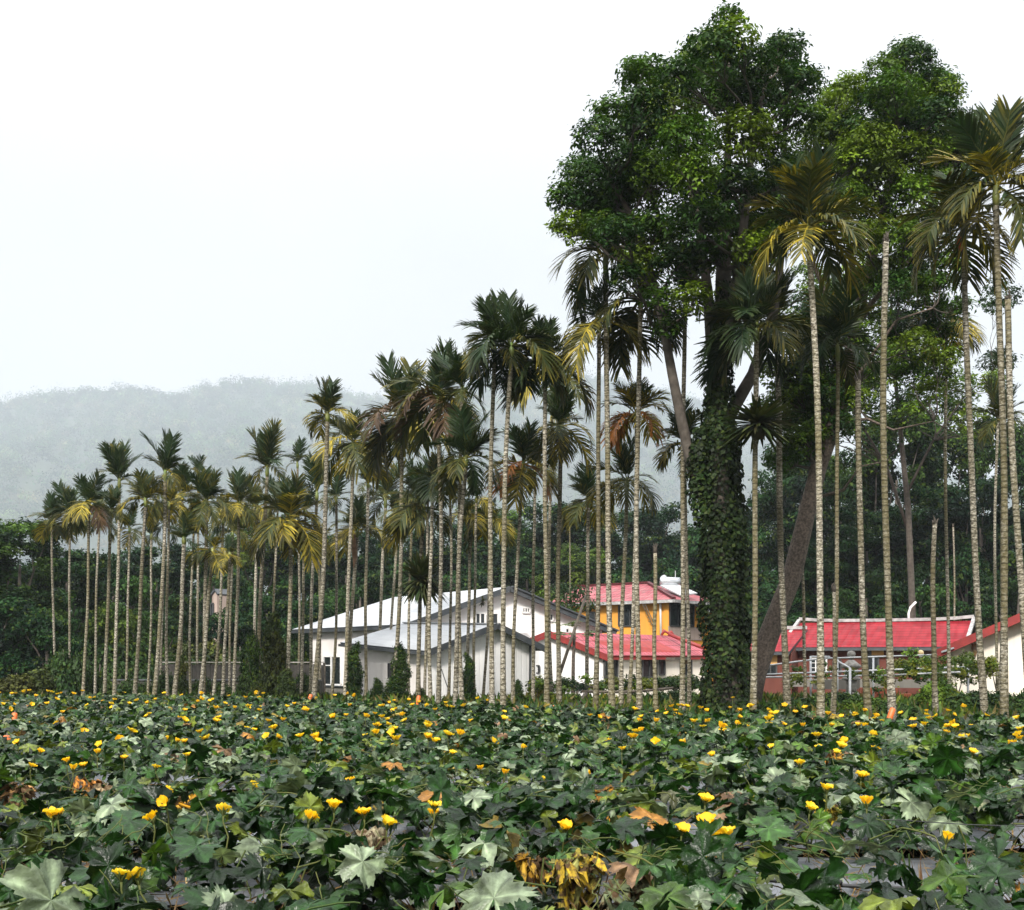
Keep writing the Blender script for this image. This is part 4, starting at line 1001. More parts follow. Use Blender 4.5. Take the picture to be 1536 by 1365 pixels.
for px, top, bot, w, d, kind, tone, lab in [
 (800, 1030, 1062, 60, 38, 'loose', 'gold', 'yellow-green vine bush at the end of the shed gable'), (850, 1036, 1066, 70, 36, 'loose', 'bright', 'light green weeds below the leaning prop'), (905, 1040, 1070, 70, 35, 'loose', 'gold', 'yellowish weed clump under the vine frame'),
 (960, 1036, 1070, 70, 36, 'loose', 'bright', 'fresh green weed clump between two mossy stems'), (1010, 1030, 1070, 60, 34, 'loose', 'green', 'weed clump next to the ivy-clad trunk'), (1150, 1045, 1085, 70, 27, 'mound', 'ivy', 'dark bush at the foot of the ivy-clad trunk'),
 (1200, 1040, 1085, 80, 30, 'loose', 'green', 'low green bush in front of the brick house wall'), (1255, 1030, 1085, 70, 31, 'loose', 'green', 'garden bush hiding the lantern base'), (1300, 1045, 1088, 80, 29, 'loose', 'bright', 'pale weed clump beneath the orange brick stack'),
 (1400, 1020, 1088, 90, 31, 'mound', 'bright', 'round green bush under the vine pergola'), (1460, 1025, 1090, 90, 30, 'mound', 'green', 'dense garden bush before the cream gable'), (1520, 1030, 1090, 80, 29, 'mound', 'green', 'bush at the base of the edge palms'), (1345, 1050, 1090, 60, 27, 'loose', 'green', 'small weed clump beside the orange stake'), (1580, 1020, 1090, 90, 30, 'mound', 'green', 'bush beyond the edge palms')]:
    shrub('garden_bush', 'bush', lab, px, top, bot, w, d, kind, tone, GB, .08)
# ------------------------------------------------------------------ houses
def plane_hit(px, py, o, n):
    """Where the sight line of a photo pixel meets the wall plane (o, n): used to size openings in metres."""
    c = Vector((0, 0, HC)); d = Vector(((px - 768) / F, 1, (YH - py) / F))
    return c + d * ((o - c).dot(n) / d.dot(n))


class Wall:
    """A vertical wall between two plan points; gives window builders a plane to sit on."""
    def __init__(self, a, b):
        self.a, self.b = Vector(a), Vector(b)
        u = self.b - self.a; u.z = 0; self.u = u.normalized()
        self.n = Vector((self.u.y, -self.u.x, 0))
        if self.n.dot(Vector((0, 0, HC)) - self.a) < 0: self.n = -self.n

    def rect(self, x0, y0, x1, y1, off=0.0):
        p = plane_hit((x0 + x1) / 2, (y0 + y1) / 2, self.a, self.n)
        l = plane_hit(x0, (y0 + y1) / 2, self.a, self.n); r = plane_hit(x1, (y0 + y1) / 2, self.a, self.n)
        t = plane_hit((x0 + x1) / 2, y0, self.a, self.n).z; b = plane_hit((x0 + x1) / 2, y1, self.a, self.n).z
        o = self.n * off
        return [Vector((l.x, l.y, b)) + o, Vector((r.x, r.y, b)) + o, Vector((r.x, r.y, t)) + o, Vector((l.x, l.y, t)) + o]


def opening(W, root, x0, y0, x1, y1, mull=1, name='window', frame='frame', trans=None, bars=0, sill=False, fw=.07, solid=None):
    q = W.rect(x0, y0, x1, y1); o = W.n
    mb = MB(); f = fw
    a, b, c, d = [p + o * .03 for p in q]
    up = Vector((0, 0, 1))
    mb.bar(a - W.u * 0, b, .09, f, 0); mb.bar(d, c, .09, f, 0)
    mb.bar(a + up * f * .5, d - up * f * .5, f, .085, 0, o); mb.bar(b + up * f * .5, c - up * f * .5, f, .085, 0, o)
    for i in range(1, mull + 1):
        t = i / (mull + 1); mb.bar(a.lerp(b, t) + up * f * .5, d.lerp(c, t) - up * f * .5, f * .7, .075, 0, o)
    if trans: mb.bar(a.lerp(d, trans) + W.u * f * .5, b.lerp(c, trans) - W.u * f * .5, .07, f * .7, 0)
    for i in range(1, bars + 1):
        t = i / (bars + 1); mb.bar(a.lerp(d, t) + W.u * f * .5, b.lerp(c, t) - W.u * f * .5, .02, .025, 0)
    w = mb.build(name, M[frame], root)
    mb = MB(); mb.slab([p + o * .018 for p in q], .012, 0, flip=True)
    mb.build('pane', solid or M['glass'], w)
    if sill:
        mb = MB(); mb.bar(a - W.u * .06 - up * .07 + o * .03, b + W.u * .06 - up * .07 + o * .03, .14, .06); mb.build('sill', M[frame], w)
    return w


def walls(root, pts, z0, mat, name='wall', th=.14):
    """Closed ring of wall slabs. pts: list of (Vector top point) around the plan; each wall may have an apex: (p, apex)."""
    k = len(pts)
    for i in range(k):
        p, ap, m = pts[i]; q = pts[(i + 1) % k][0]
        a, b = Vector((p.x, p.y, z0)), Vector((q.x, q.y, z0))
        poly = [a, b, Vector(q)] + ([Vector(ap)] if ap is not None else []) + [Vector(p)]
        W = Wall(a, b); nn = (poly[1] - poly[0]).cross(poly[-1] - poly[0])
        ctr = sum((x[0] for x in pts), Vector((0, 0, 0))) / k
        out = Vector((W.u.y, -W.u.x, 0))
        if out.dot((a + b) / 2 - ctr) < 0: out = -out
        mb = MB(); poly = [x + out * .001 * i for x in poly]
        # butt joints: pull each slab in by its thickness at its far end
        mb.slab(poly, th, 0, flip=nn.dot(out) < 0)
        mb.build(name, M[m or mat], root)


def roof_slab(root, pts, th, mat, name='roof_slope', edge=None):
    mb = MB(); n = (Vector(pts[1]) - Vector(pts[0])).cross(Vector(pts[-1]) - Vector(pts[0]))
    mb.slab(pts, th, 0, edge=1 if edge else None, flip=n.z < 0)
    return mb.build(name, [M[mat]] + ([M[edge]] if edge else []), root)


def trim(root, pts, w, h, mat, name, lift=0.0):
    mb = MB()
    for a, b in zip(pts[:-1], pts[1:]): mb.bar(Vector(a) + Vector((0, 0, lift)), Vector(b) + Vector((0, 0, lift)), w, h)
    return mb.build(name, M[mat], root)


ZB = -.75
UP = Vector((0, 0, 1))

# 1. white shed with ribbed cladding in front
def shed():
    L, R = P(646, 975, 42), P(803, 971, 44.2); RF = plane_hit(738, 940, L, Wall(L, R).n)
    B = P(528, 963.5, 47.0); RB = RF + (B - L) * 1.0; RB.z = P(738, 938, 47.5).z
    BR = R + (B - L); BR.z = R.z
    root = empty('shed', Vector((L.x, L.y, ZB)), 'white clad shed with slate edged gable in front of the larger white house', 'shed')
    walls(root, [(L, RF, None), (R, None, None), (BR, RB, None), (B, None, 'grey_wall')], ZB, 'shed_wall')
    dF = (L - B).normalized() * .35; dL = (L - RF).normalized() * .35; dR = (R - RF).normalized() * .35
    t = UP * .10
    roof_slab(root, [L + dL + dF + t, RF + dF + t, RB - dF + t, B + dL - dF + t], .09, 'white_roof', 'roof_slope', 'slate')
    roof_slab(root, [RF + dF + t, R + dR + dF + t, BR + dR - dF + t, RB - dF + t], .09, 'white_roof', 'roof_slope', 'slate')
    o = dF * 1.06
    trim(root, [L + dL + o + t * .2, RF + o + t * .45, R + dR + o + t * .2], .06, .22, 'slate', 'verge_board')
    trim(root, [L + dL * 1.1 + dF + t * .0, B + dL * 1.1 - dF], .1, .1, 'slate', 'gutter')
    trim(root, [RF + o + UP * .12, RB - o + UP * .12], .2, .05, 'white_roof', 'ridge_cap')
    W = Wall(L, R); W2 = Wall(B, L)
    opening(W2, root, 584, 995, 587, 1017, 0, 'window', 'dark_frame', fw=.04); opening(W2, root, 589.5, 995, 592.5, 1017, 0, 'window', 'dark_frame', fw=.04)
    mb = MB(); mb.tube([plane_hit(793, 969, R, W.n) + W.n * .1, plane_hit(793, 974, R, W.n) + W.n * .1, plane_hit(793, 1026, R, W.n) + W.n * .08], .035, 8); mb.build('downpipe', M['slate'], root)
    mb = MB(); mb.tube([plane_hit(661, 1003, L, W.n) + W.n * .05, plane_hit(668, 1024, L, W.n) + W.n * .04, plane_hit(676, 1046, L, W.n) + W.n * .05], .015, 6); mb.build('cable', M['hose'], root)
    # low annexe wall at the shed's right end with the small barred window
    A, Bq = P(806, 968, 45.2), P(832, 963, 45.6)
    return root
shed()


# 2. large white house behind
def white_house():
    L = P(606, 938, 50.6); R = P(903, 945, 54.5); RF = plane_hit(757, 885, L, Wall(L, R).n)
    B = P(452, 944, 58.5); B.z = L.z - .02; RB = P(597, 899, 60.5)
    BR = R + (B - L); BR.z = R.z
    root = empty('house', Vector((L.x, L.y, ZB)), 'large white house with low metal roof, slate verge and tall glazed door', 'house')
    inn = (L - B).normalized()
    Bw = B + inn * 1.0
    walls(root, [(L, RF, None), (R, None, None), (BR, RB, None), (Bw, None, 'grey_wall')], ZB, 'white_wall')
    dF = inn * .4; dL = (L - RF).normalized() * .3; dR = (R - RF).normalized() * .45; t = UP * .13
    roof_slab(root, [L + dL + dF + t, RF + dF + t, RB - dF + t, B + dL - dF + t], .12, 'white_roof', 'roof_slope', 'slate')
    roof_slab(root, [RF + dF + t, R + dR + dF + t, BR + dR - dF + t, RB - dF + t], .12, 'white_roof', 'roof_slope', 'slate')
    o = dF * 1.06
    trim(root, [L + dL + o, RF + o + t * .35, R + dR + o], .07, .24, 'slate', 'verge_board')
    trim(root, [RF + o + dR * .2 + UP * .16, R + dR * 1.2 + o + UP * .14], .22, .07, 'slate', 'coping')
    trim(root, [L + dL * 1.05 + dF, B + dL * 1.05 - dF], .12, .12, 'slate', 'gutter')
    W = Wall(L, R); W2 = Wall(Bw, L)
    opening(W, root, 712.5, 919.5, 727, 937, 1, 'window', 'frame', sill=True); opening(W, root, 730.5, 919.5, 746.5, 937, 0, 'window', 'frame', sill=True)
    opening(W, root, 783, 911.5, 794, 919, 2, 'window', 'frame'); opening(W, root, 824, 921, 829, 931, 0, 'window', 'frame'); opening(W, root, 847.5, 942.5, 853, 949.5, 0, 'window', 'frame')
    opening(W2, root, 487, 984.5, 498, 1027, 0, 'door', 'frame', trans=.68); opening(W2, root, 499, 984.5, 512.5, 1027, 0, 'door', 'frame')
    # plinth along the side wall
    a = Vector((Bw.x, Bw.y, ZB + .1)); b = Vector((L.x, L.y, ZB + .1))
    z = plane_hit(495, 1029.5, Bw, W2.n).z
    mb = MB(); mb.slab([a + W2.n * .3, b + W2.n * .3, Vector((b.x, b.y, z)) + W2.n * .3, Vector((a.x, a.y, z)) + W2.n * .3], .28, 0, flip=False); mb.build('plinth', M['concrete'], root)
    trim(root, [Vector((a.x, a.y, z)) + W2.n * .17, Vector((b.x, b.y, z)) + W2.n * .17], .4, .05, 'slate', 'plinth_ledge', .03)
    return root, W
wh, whW = white_house()
# air conditioner hung on the gable
def aircon():
    q = whW.rect(764, 936, 782, 950, .04); c = sum(q, Vector()) / 4; n = whW.n; u = whW.u
    root = empty('air_conditioner', c - UP * .25, 'round-faced white air conditioner unit on the white gable beside a palm stem', 'air conditioner')
    mb = MB(); w = (q[1] - q[0]).length; h = (q[3] - q[0]).length
    mb.slab([p + n * .28 for p in q], .28, 0, flip=True); mb.build('casing', M['frame'], root)
    mb = MB(); cc = c + n * .3; r = h * .42
    ring = [cc + (u * math.cos(a) + UP * math.sin(a)) * r for a in np.linspace(0, 2 * math.pi, 25)]
    mb.tube(ring, .02, 6, cap=False)
    for k in range(4): mb.bar(cc - (u * math.cos(k * .785) + UP * math.sin(k * .785)) * r, cc + (u * math.cos(k * .785) + UP * math.sin(k * .785)) * r, .015)
    mb.slab([cc - n * .008 + (u * math.cos(a) + UP * math.sin(a)) * r * .98 for a in np.linspace(0, 2 * math.pi, 25)[:-1]], .008, 1, flip=False)
    mb.build('fan_grille', [M['stone'], M['dark_frame']], root)
aircon()


# 3. low white house with pink sheet roof and red verge
def pink_house():
    L, R = P(797, 966, 49.5), P(908, 982, 51.0); RF = plane_hit(833, 952.5, L, Wall(L, R).n)
    E = P(1056, 986, 56.5); E.z = R.z + .0; RB = P(1004, 957, 57.5)
    BL = L + (E - R); BL.z = L.z
    root = empty('house', Vector((R.x, R.y, ZB)), 'low white house with faded pink roof and red gable edging', 'house')
    walls(root, [(L, RF, None), (R, None, 'cream_wall'), (E, RB, None), (BL, None, None)], ZB, 'white_wall')
    ax = (R - E).normalized(); dF = ax * .4; dR = (R - RF).normalized() * .5; dL = (L - RF).normalized() * .45; t = UP * .12
    roof_slab(root, [R + dR + dF + t, E + dR - dF + t, RB - dF + t, RF + dF + t], .1, 'rose_tile', 'roof_slope', 'red_trim')
    roof_slab(root, [RF + dF + t, RB - dF + t, BL + dL - dF + t, L + dL + dF + t], .1, 'rose_tile', 'roof_slope', 'red_trim')
    o = dF * 1.06
    trim(root, [L + dL + o, RF + o + t * .4, R + dR + o], .07, .26, 'red_trim', 'verge_board')
    trim(root, [R + dR * 1.05 + dF, E + dR * 1.05 - dF], .08, .1, 'red_trim', 'fascia')
    W = Wall(R, E); W2 = Wall(L, R)
    opening(W, root, 906, 985, 925, 1016, 1, 'door', 'dark_frame'); opening(W, root, 963, 989, 984, 1016, 1, 'door', 'dark_frame'); opening(W, root, 988, 991, 996, 1012, 0, 'window', 'dark_frame'); opening(W, root, 1020, 988, 1036, 1012, 0, 'window', 'dark_frame')
    mb = MB(); q = W.rect(985, 986, 1006, 990, .5); mb.slab(q, .5, 0, flip=True); mb.build('awning', M['wood'], root)
    w = opening(W2, root, 795.5, 998.5, 808.5, 1009.5, 1, 'window', 'dark_frame', bars=3, fw=.05)
    trim(root, [plane_hit(797, 1028, L, W2.n) + W2.n * .1, plane_hit(900, 1028, L, W2.n) + W2.n * .1], .25, .1, 'concrete', 'plinth')
    # tall section of paler tiles with the little red crest
    mb = MB(); c = P(1000, 953, 56.6)
    mb.tube([c + Vector((-.25, 0, .0)), c + Vector((-.12, 0, .22)), c + Vector((.05, 0, .12)), c + Vector((.2, 0, .16)), c + Vector((.35, 0, 0))], [.05, .09, .06, .08, .04], 8)
    mb.tube([c + Vector((.1, -.1, .05)), P(1030, 962, 55.8), P(1056, 972, 55.2)], .09, 8); mb.build('ridge_crest', M['red_trim'], root)
    return root, W2
ph, phW = pink_house()
q = phW.rect(798.5, 992.5, 803.5, 997.5, .02); c = sum(q, Vector()) / 4
mb = MB()
for k in range(6):
    a = k * math.pi / 3; mb.box(c + (phW.u * math.cos(a) + UP * math.sin(a)) * .06, (.07, .04, .07))
mb.box(c, (.06, .06, .06)); o = mb.build('wall_ornament', M['red'], None, c); tag(o, 'small red flower-shaped charm over the barred window', 'ornament')


# 4. ochre two-storey house with hipped pink tile roof
def ochre_house():
    d = 72
    C = P(1003, 903, 70); A = P(834, 906.5, 76); D = P(1075, 906, 75); C2 = A + (D - C)
    for p in (A, D, C2): p.z = C.z
    root = empty('house', Vector((C.x, C.y, ZB)), 'ochre two-storey house with hipped weathered pink roof', 'house')
    walls(root, [(A, None, None), (C, None, None), (D, None, None), (C2, None, None)], ZB, 'yellow_wall')
    def outp(p, k): v = p - (A + C + D + C2) / 4; v.z = 0; return p + v.normalized() * k
    a, c, d_, c2 = [outp(p, .85) for p in (A, C, D, C2)]
    for p in (a, c, d_, c2): p.z = C.z + .12
    r1 = P(972, 875, 74.5); r0 = r1 + (a - c) * .56
    roof_slab(root, [a, c, r1, r0], .12, 'pink_tile', 'roof_slope', 'ridge'); roof_slab(root, [c, d_, r1], .12, 'pink_tile', 'roof_slope', 'ridge')
    roof_slab(root, [d_, c2, r0, r1], .12, 'pink_tile', 'roof_slope', 'ridge'); roof_slab(root, [c2, a, r0], .12, 'pink_tile', 'roof_slope', 'ridge')
    trim(root, [c + UP * .08, r1 + UP * .06, r0 + UP * .06], .22, .12, 'pink_tile', 'hip_ridge')
    trim(root, [a - UP * .1, c - UP * .1, d_ - UP * .1], .12, .16, 'ridge', 'gutter')
    W = Wall(A, C); W2 = Wall(C, D)
    opening(W, root, 928.5, 908, 954, 939, 2, 'window', 'dark_frame', bars=0); opening(W, root, 883, 918, 893, 930, 0, 'window', 'dark_frame'); opening(W2, root, 1004, 906, 1040, 939.5, 2, 'window', 'dark_frame')
    mb = MB(); e = [plane_hit(x, y, W.a, W.n) + W.n * .1 for x, y in ((989, 902), (992, 906), (993, 956))]; mb.tube(e, .07, 8); mb.build('downpipe', M['frame'], root)
    mb = MB(); e0 = plane_hit(1000.5, 902, W.a, W.n); e1 = plane_hit(1000.5, 960, W.a, W.n); mb.bar(e0 + W.n * .03, e1 + W.n * .03, .3, .06, 0, W.n); mb.build('corner_pier', M['yellow_wall'], root)
    mb = MB(); q = W2.rect(1002, 940, 1052, 960, .02); mb.slab(q, .02, 0, flip=True); mb.build('parapet_panel', M['pink_wall'], root)
    mb = MB()
    for s in (0, .45): mb.bar(plane_hit(970 + s * 8, 903, W.a, W.n) + W.n * .5, plane_hit(981 + s * 8, 938, W.a, W.n) + W.n * .15, .05)
    for k in range(6): mb.bar(plane_hit(970 + 1.9 * k, 903 + 6 * k, W.a, W.n) + W.n * .45, plane_hit(974 + 1.9 * k, 903 + 6 * k, W.a, W.n) + W.n * .45, .03)
    o = mb.build('ladder', M['wood'], None, G(980, 70, 3)); tag(o, 'thin wooden ladder leaning on the ochre upper wall', 'ladder')
    # awning on the far face
    mb = MB(); q = W2.rect(1040, 907, 1056, 918, .7); mb.slab([q[0], q[1], q[2] - W2.n * .6, q[3] - W2.n * .6], .04, 0); mb.build('awning', M['white_roof'], root)
    # solar heater on the roof
    s = empty('solar_heater', P(1008, 886, 72.6), 'white solar water heater with round tank on the pink hipped roof', 'solar heater')
    mb = MB(); a0, a1 = P(991, 872, 72.6), P(1019, 873, 72.8); mb.tube([a0 - Vector((.05, 0, 0)), a0, a1, a1 + Vector((.05, 0, 0))], [.16, .28, .28, .16], 16); mb.build('tank', M['steel'], s)
    mb = MB(); b0, b1 = P(996, 864, 72.6), P(996, 870, 72.6); mb.tube([b1, b0], [.17, .17], 14); mb.tube([b0, b0 + UP * .06], [.17, .05], 14); mb.build('feed_tank', M['steel'], s)
    mb = MB(); mb.slab([P(990, 879, 72.3), P(1012, 876, 72.9), P(1046, 891, 71.4), P(1020, 894, 70.9)], .07, 0, flip=False); mb.build('collector_panel', M['white_roof'], s)
    mb = MB()
    for x in (994, 1016): mb.bar(P(x, 876, 72.6), P(x, 890, 72.6), .06)
    mb.bar(P(1013, 868, 73), P(1013, 856, 73), .04); mb.build('stand', M['metal'], s)
ochre_house()


# 5. brick courtyard house with red glazed roof
def brick_house():
    A, C = P(1184, 976, 57.5), P(1408, 972, 54.5); r0, r1 = P(1213, 938, 61.5), P(1468, 929, 58.8)
    A.z = C.z = (A.z + C.z) / 2; r1.z = r0.z = (r0.z + r1.z) / 2
    v = (C - A).normalized(); back = Vector((-v.y, v.x, 0)) * 3.4
    C = C + v * .9
    D, E = C + back * 2, A + back * 2
    root = empty('house', Vector((A.x, A.y, ZB)), 'long brick courtyard house with glazed red tile roof and white ridges', 'house')
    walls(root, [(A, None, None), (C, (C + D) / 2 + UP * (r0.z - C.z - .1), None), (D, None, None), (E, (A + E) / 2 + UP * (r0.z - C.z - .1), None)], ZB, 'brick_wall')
    m0 = (A + E) / 2; m1 = (C + D) / 2; m0.z = m1.z = r0.z
    fw = (A - m0); fw.z = 0; fw = fw.normalized() * .45; t = UP * .1
    e0, e1 = A + fw - v * .3 + t, C + fw + v * .3 + t
    f0, f1 = E - fw - v * .3 + t, D - fw + v * .3 + t
    n0, n1 = m0 - v * .3, m1 + v * .3
    roof_slab(root, [e0, e1, n1, n0], .14, 'red_tile', 'roof_slope', 'slate'); roof_slab(root, [n0, n1, f1, f0], .14, 'red_tile', 'roof_slope', 'slate')
    # raised ridge with upturned ends, and verge ridges
    k = 12; rp = []
    for i in range(k + 1):
        s = i / k; rp.append(n0.lerp(n1, s) + UP * (.08 + .12 * abs(2 * s - 1) ** 4))
    trim(root, rp, .2, .15, 'ridge', 'ridge')
    for a, b in ((n0, e0), (n1, e1)):
        trim(root, [a + UP * .12, b + UP * .08], .16, .12, 'ridge', 'verge_ridge')
    trim(root, [e0 - UP * .1, e1 - UP * .1], .1, .12, 'slate', 'fascia')
    W = Wall(A, C)
    opening(W, root, 1216, 987, 1240, 1009, 2, 'window', 'frame', bars=2); opening(W, root, 1302, 978, 1318, 1012, 0, 'door', 'dark_frame'); opening(W, root, 1250, 990, 1262, 1009, 1, 'window', 'dark_frame')
    mb = MB(); mb.slab(W.rect(1308, 974.5, 1326, 983, .05), .04, 0, flip=True); mb.build('lintel_panel', M['sign'], root)
    mb = MB()
    mb.slab(W.rect(1186, 1018, 1400, 1030, .9), .5, 0, flip=True); mb.build('step', M['concrete'], root)
    # lower wing
    a, c = P(1120, 982, 56.8), P(1181, 980.5, 56.2); a.z = c.z; wr0, wr1 = P(1120, 945, 60), P(1205, 945, 59.2); wr0.z = wr1.z
    c = c + v * .2
    wing = empty('house', Vector((a.x, a.y, ZB)), 'short lower brick wing with red tile roof beside the ivy-clad trunk', 'house')
    bk = back * .96 * 2
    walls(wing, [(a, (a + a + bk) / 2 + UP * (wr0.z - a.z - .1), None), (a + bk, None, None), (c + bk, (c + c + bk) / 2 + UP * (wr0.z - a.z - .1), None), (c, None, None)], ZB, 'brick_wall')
    w0, w1 = a + bk / 2, c + bk / 2; w0.z = w1.z = wr0.z
    roof_slab(wing, [a + fw + t, c + fw + t, w1 + t * .3, w0 + t * .3], .13, 'red_tile', 'roof_slope', 'slate'); roof_slab(wing, [w0 + t * .3, w1 + t * .3, c + bk - fw + t, a + bk - fw + t], .13, 'red_tile', 'roof_slope', 'slate')
    trim(wing, [w0 + UP * .12, w1 + UP * .12], .2, .16, 'ridge', 'ridge'); trim(wing, [a + fw, c + fw], .1, .12, 'slate', 'fascia')
    W3 = Wall(a, c)
    mb = MB(); mb.slab(W3.rect(1146, 982.5, 1166, 996, .03), .03, 0, flip=True)
    q = W3.rect(1152, 985, 1160, 993.5, .045); cc = sum(q, Vector()) / 4; h = (q[3] - q[0]).length * .5
    mb.slab([cc - UP * h, cc + W3.u * h, cc + UP * h, cc - W3.u * h], .012, 1, flip=True); mb.build('sign_panel', [M['sign'], M['red']], wing)
    opening(W3, wing, 1147, 997, 1165, 1011, 1, 'window', 'dark_frame')
    # bent white flue behind the ridge
    p = P(1364, 931, 59); mb = MB(); mb.tube([p - UP * .6, P(1363, 920, 59), P(1366, 911, 59), P(1374, 903, 59)], .06, 8)
    mb.build('flue', M['frame'], root)
    return W
brW = brick_house()


def cream_house():
    L, R = P(1424, 975, 46), P(1640, 975, 43); R.z = L.z; A = plane_hit(1546, 924, L, Wall(L, R).n)
    v = (R - L).normalized(); bk = Vector((-v.y, v.x, 0)) * 6
    root = empty('house', Vector((L.x, L.y, ZB)), 'cream plastered gable house with dark red roof edge', 'house')
    walls(root, [(L, A, None), (R, None, None), (R + bk, A + bk, None), (L + bk, None, None)], ZB, 'cream_wall')
    f = -bk.normalized() * .5; dl = (L - A).normalized() * .5; dr = (R - A).normalized() * .5; t = UP * .1
    roof_slab(root, [A + f + t, L + dl + f + t, L + dl + bk + t, A + bk + t], .12, 'red_tile', 'roof_slope', 'red_trim'); roof_slab(root, [A + f + t, A + bk + t, R + dr + bk + t, R + dr + f + t], .12, 'red_tile', 'roof_slope', 'red_trim')
    trim(root, [L + dl + f * 1.08 - UP * .02, A + f * 1.08 + UP * .04, R + dr + f * 1.08 - UP * .02], .08, .3, 'red_trim', 'verge_board')
    W = Wall(L, R)
    mb = MB(); q = plane_hit(1430, 974, L, W.n) + W.n * .5; mb.bar(plane_hit(1420, 978, L, W.n) + W.n * .5, plane_hit(1438, 972, L, W.n) + W.n * .5, .35, .06, 0); mb.build('awning', M['white_roof'], root)
    # horned skull ornament
    c = plane_hit(1463, 973, L, W.n) + W.n * .1
    s = empty('horned_ornament', c, 'brown horned skull ornament hung on the cream gable', 'ornament')
    mb = MB(); mb.tube([c + UP * .18, c + UP * .02, c - UP * .2, c - UP * .3], [.07, .12, .07, .04], 10); mb.build('skull', M['horn'], s)
    for sg in (-1, 1):
        mb = MB(); mb.tube([c + UP * .14 + W.u * sg * .06, c + UP * .28 + W.u * sg * .16, c + UP * .42 + W.u * sg * .2, c + UP * .52 + W.u * sg * .14], [.04, .035, .02, .006], 8); mb.build('horn', M['horn'], s)
cream_house()


# small pale house far left behind the palms, board fence, planter wall
def bits():
    L, R = P(318, 893, 74), P(328, 893, 73.6); A = plane_hit(323.5, 885, L, Wall(L, R).n)
    root = empty('house', Vector((L.x, L.y, ZB)), 'small pinkish white house glimpsed in the wood behind the palm crowns', 'house')
    v = (R - L).normalized(); bk = Vector((-v.y, v.x, 0)) * .9
    walls(root, [(L, A, None), (R, None, None), (R + bk, A + bk, None), (L + bk, None, None)], ZB, 'pink_wall')
    f = -bk.normalized() * .1; t = UP * .08
    roof_slab(root, [A + f + t, L + f - v * .05 + t, L + bk - v * .05 + t, A + bk + t], .1, 'slate', 'roof_slope'); roof_slab(root, [A + f + t, A + bk + t, R + bk + v * .05 + t, R + f + v * .05 + t], .1, 'slate', 'roof_slope')
    opening(Wall(L, R), root, 317, 905, 321, 925, 0, 'window', 'dark_frame')
    # weathered board fence
    root = empty('board_fence', G(330, 52, ZB), 'dark weathered board fence with grey top rail behind the thin stems', 'fence')
    a, b = P(235, 994, 53), P(486, 993, 52); b.z = a.z
    n = 46; mb = MB()
    for i in range(n):
        p = a.lerp(b, (i + .5) / n); w = (b - a).length / n
        mb.box(Vector((p.x, p.y + rng.uniform(-.02, .02), (a.z + ZB) / 2 + rng.uniform(-.03, .03))), (w * .9, .03, a.z - ZB - .15))
    mb.build('boards', M['dark_wood'], root)
    trim(root, [a + Vector((0, -.06, .02)), b + Vector((0, -.06, .02))], .05, .05, 'stone', 'rail')
    mb = MB()
    for i in range(8): p = a.lerp(b, i / 7); mb.bar(Vector((p.x, p.y + .07, ZB)), Vector((p.x, p.y + .07, a.z)), .1)
    mb.build('posts', M['wood'], root)
    # low planter wall, part red painted
    a, b = P(168, 1021, 47), P(480, 1018, 46); b.z = a.z; za = -.9
    root = empty('planter_wall', G(320, 47, -.8), 'low concrete planter wall with dark coping behind the palm stems', 'wall')
    mb = MB(); mb.slab([Vector((a.x, a.y, za)), Vector((b.x, b.y, za)), b, a], .3, 0); mb.build('wall', M['dark_concrete'], root)
    trim(root, [a + Vector((0, .15, .03)), b + Vector((0, .15, .03))], .4, .05, 'slate', 'coping')
    for x0, x1 in ((196, 216), (284, 306)):
        p, q = P(x0, 1030, 46.6), P(x1, 1030, 46.6)
        mb = MB(); mb.slab([Vector((p.x, p.y - .12, za)), Vector((q.x, q.y - .12, za)), Vector((q.x, q.y - .12, p.z)), Vector((p.x, p.y - .12, p.z))], .06, 0); mb.build('painted_panel', M['red_trim'], root)
    # railing near the shed
    root = empty('railing', P(815, 1034, 44), 'small black railing beside the shed and the low white house', 'railing')
    mb = MB()
    for i in range(9): mb.bar(P(793 + i * 4, 1024, 44), P(793 + i * 4, 1036, 44), .03)
    mb.build('balusters', M['hose'], root); mb = MB(); mb.bar(P(791, 1025, 44), P(827, 1025, 44), .035); mb.build('top_rail', M['hose'], root)
bits()


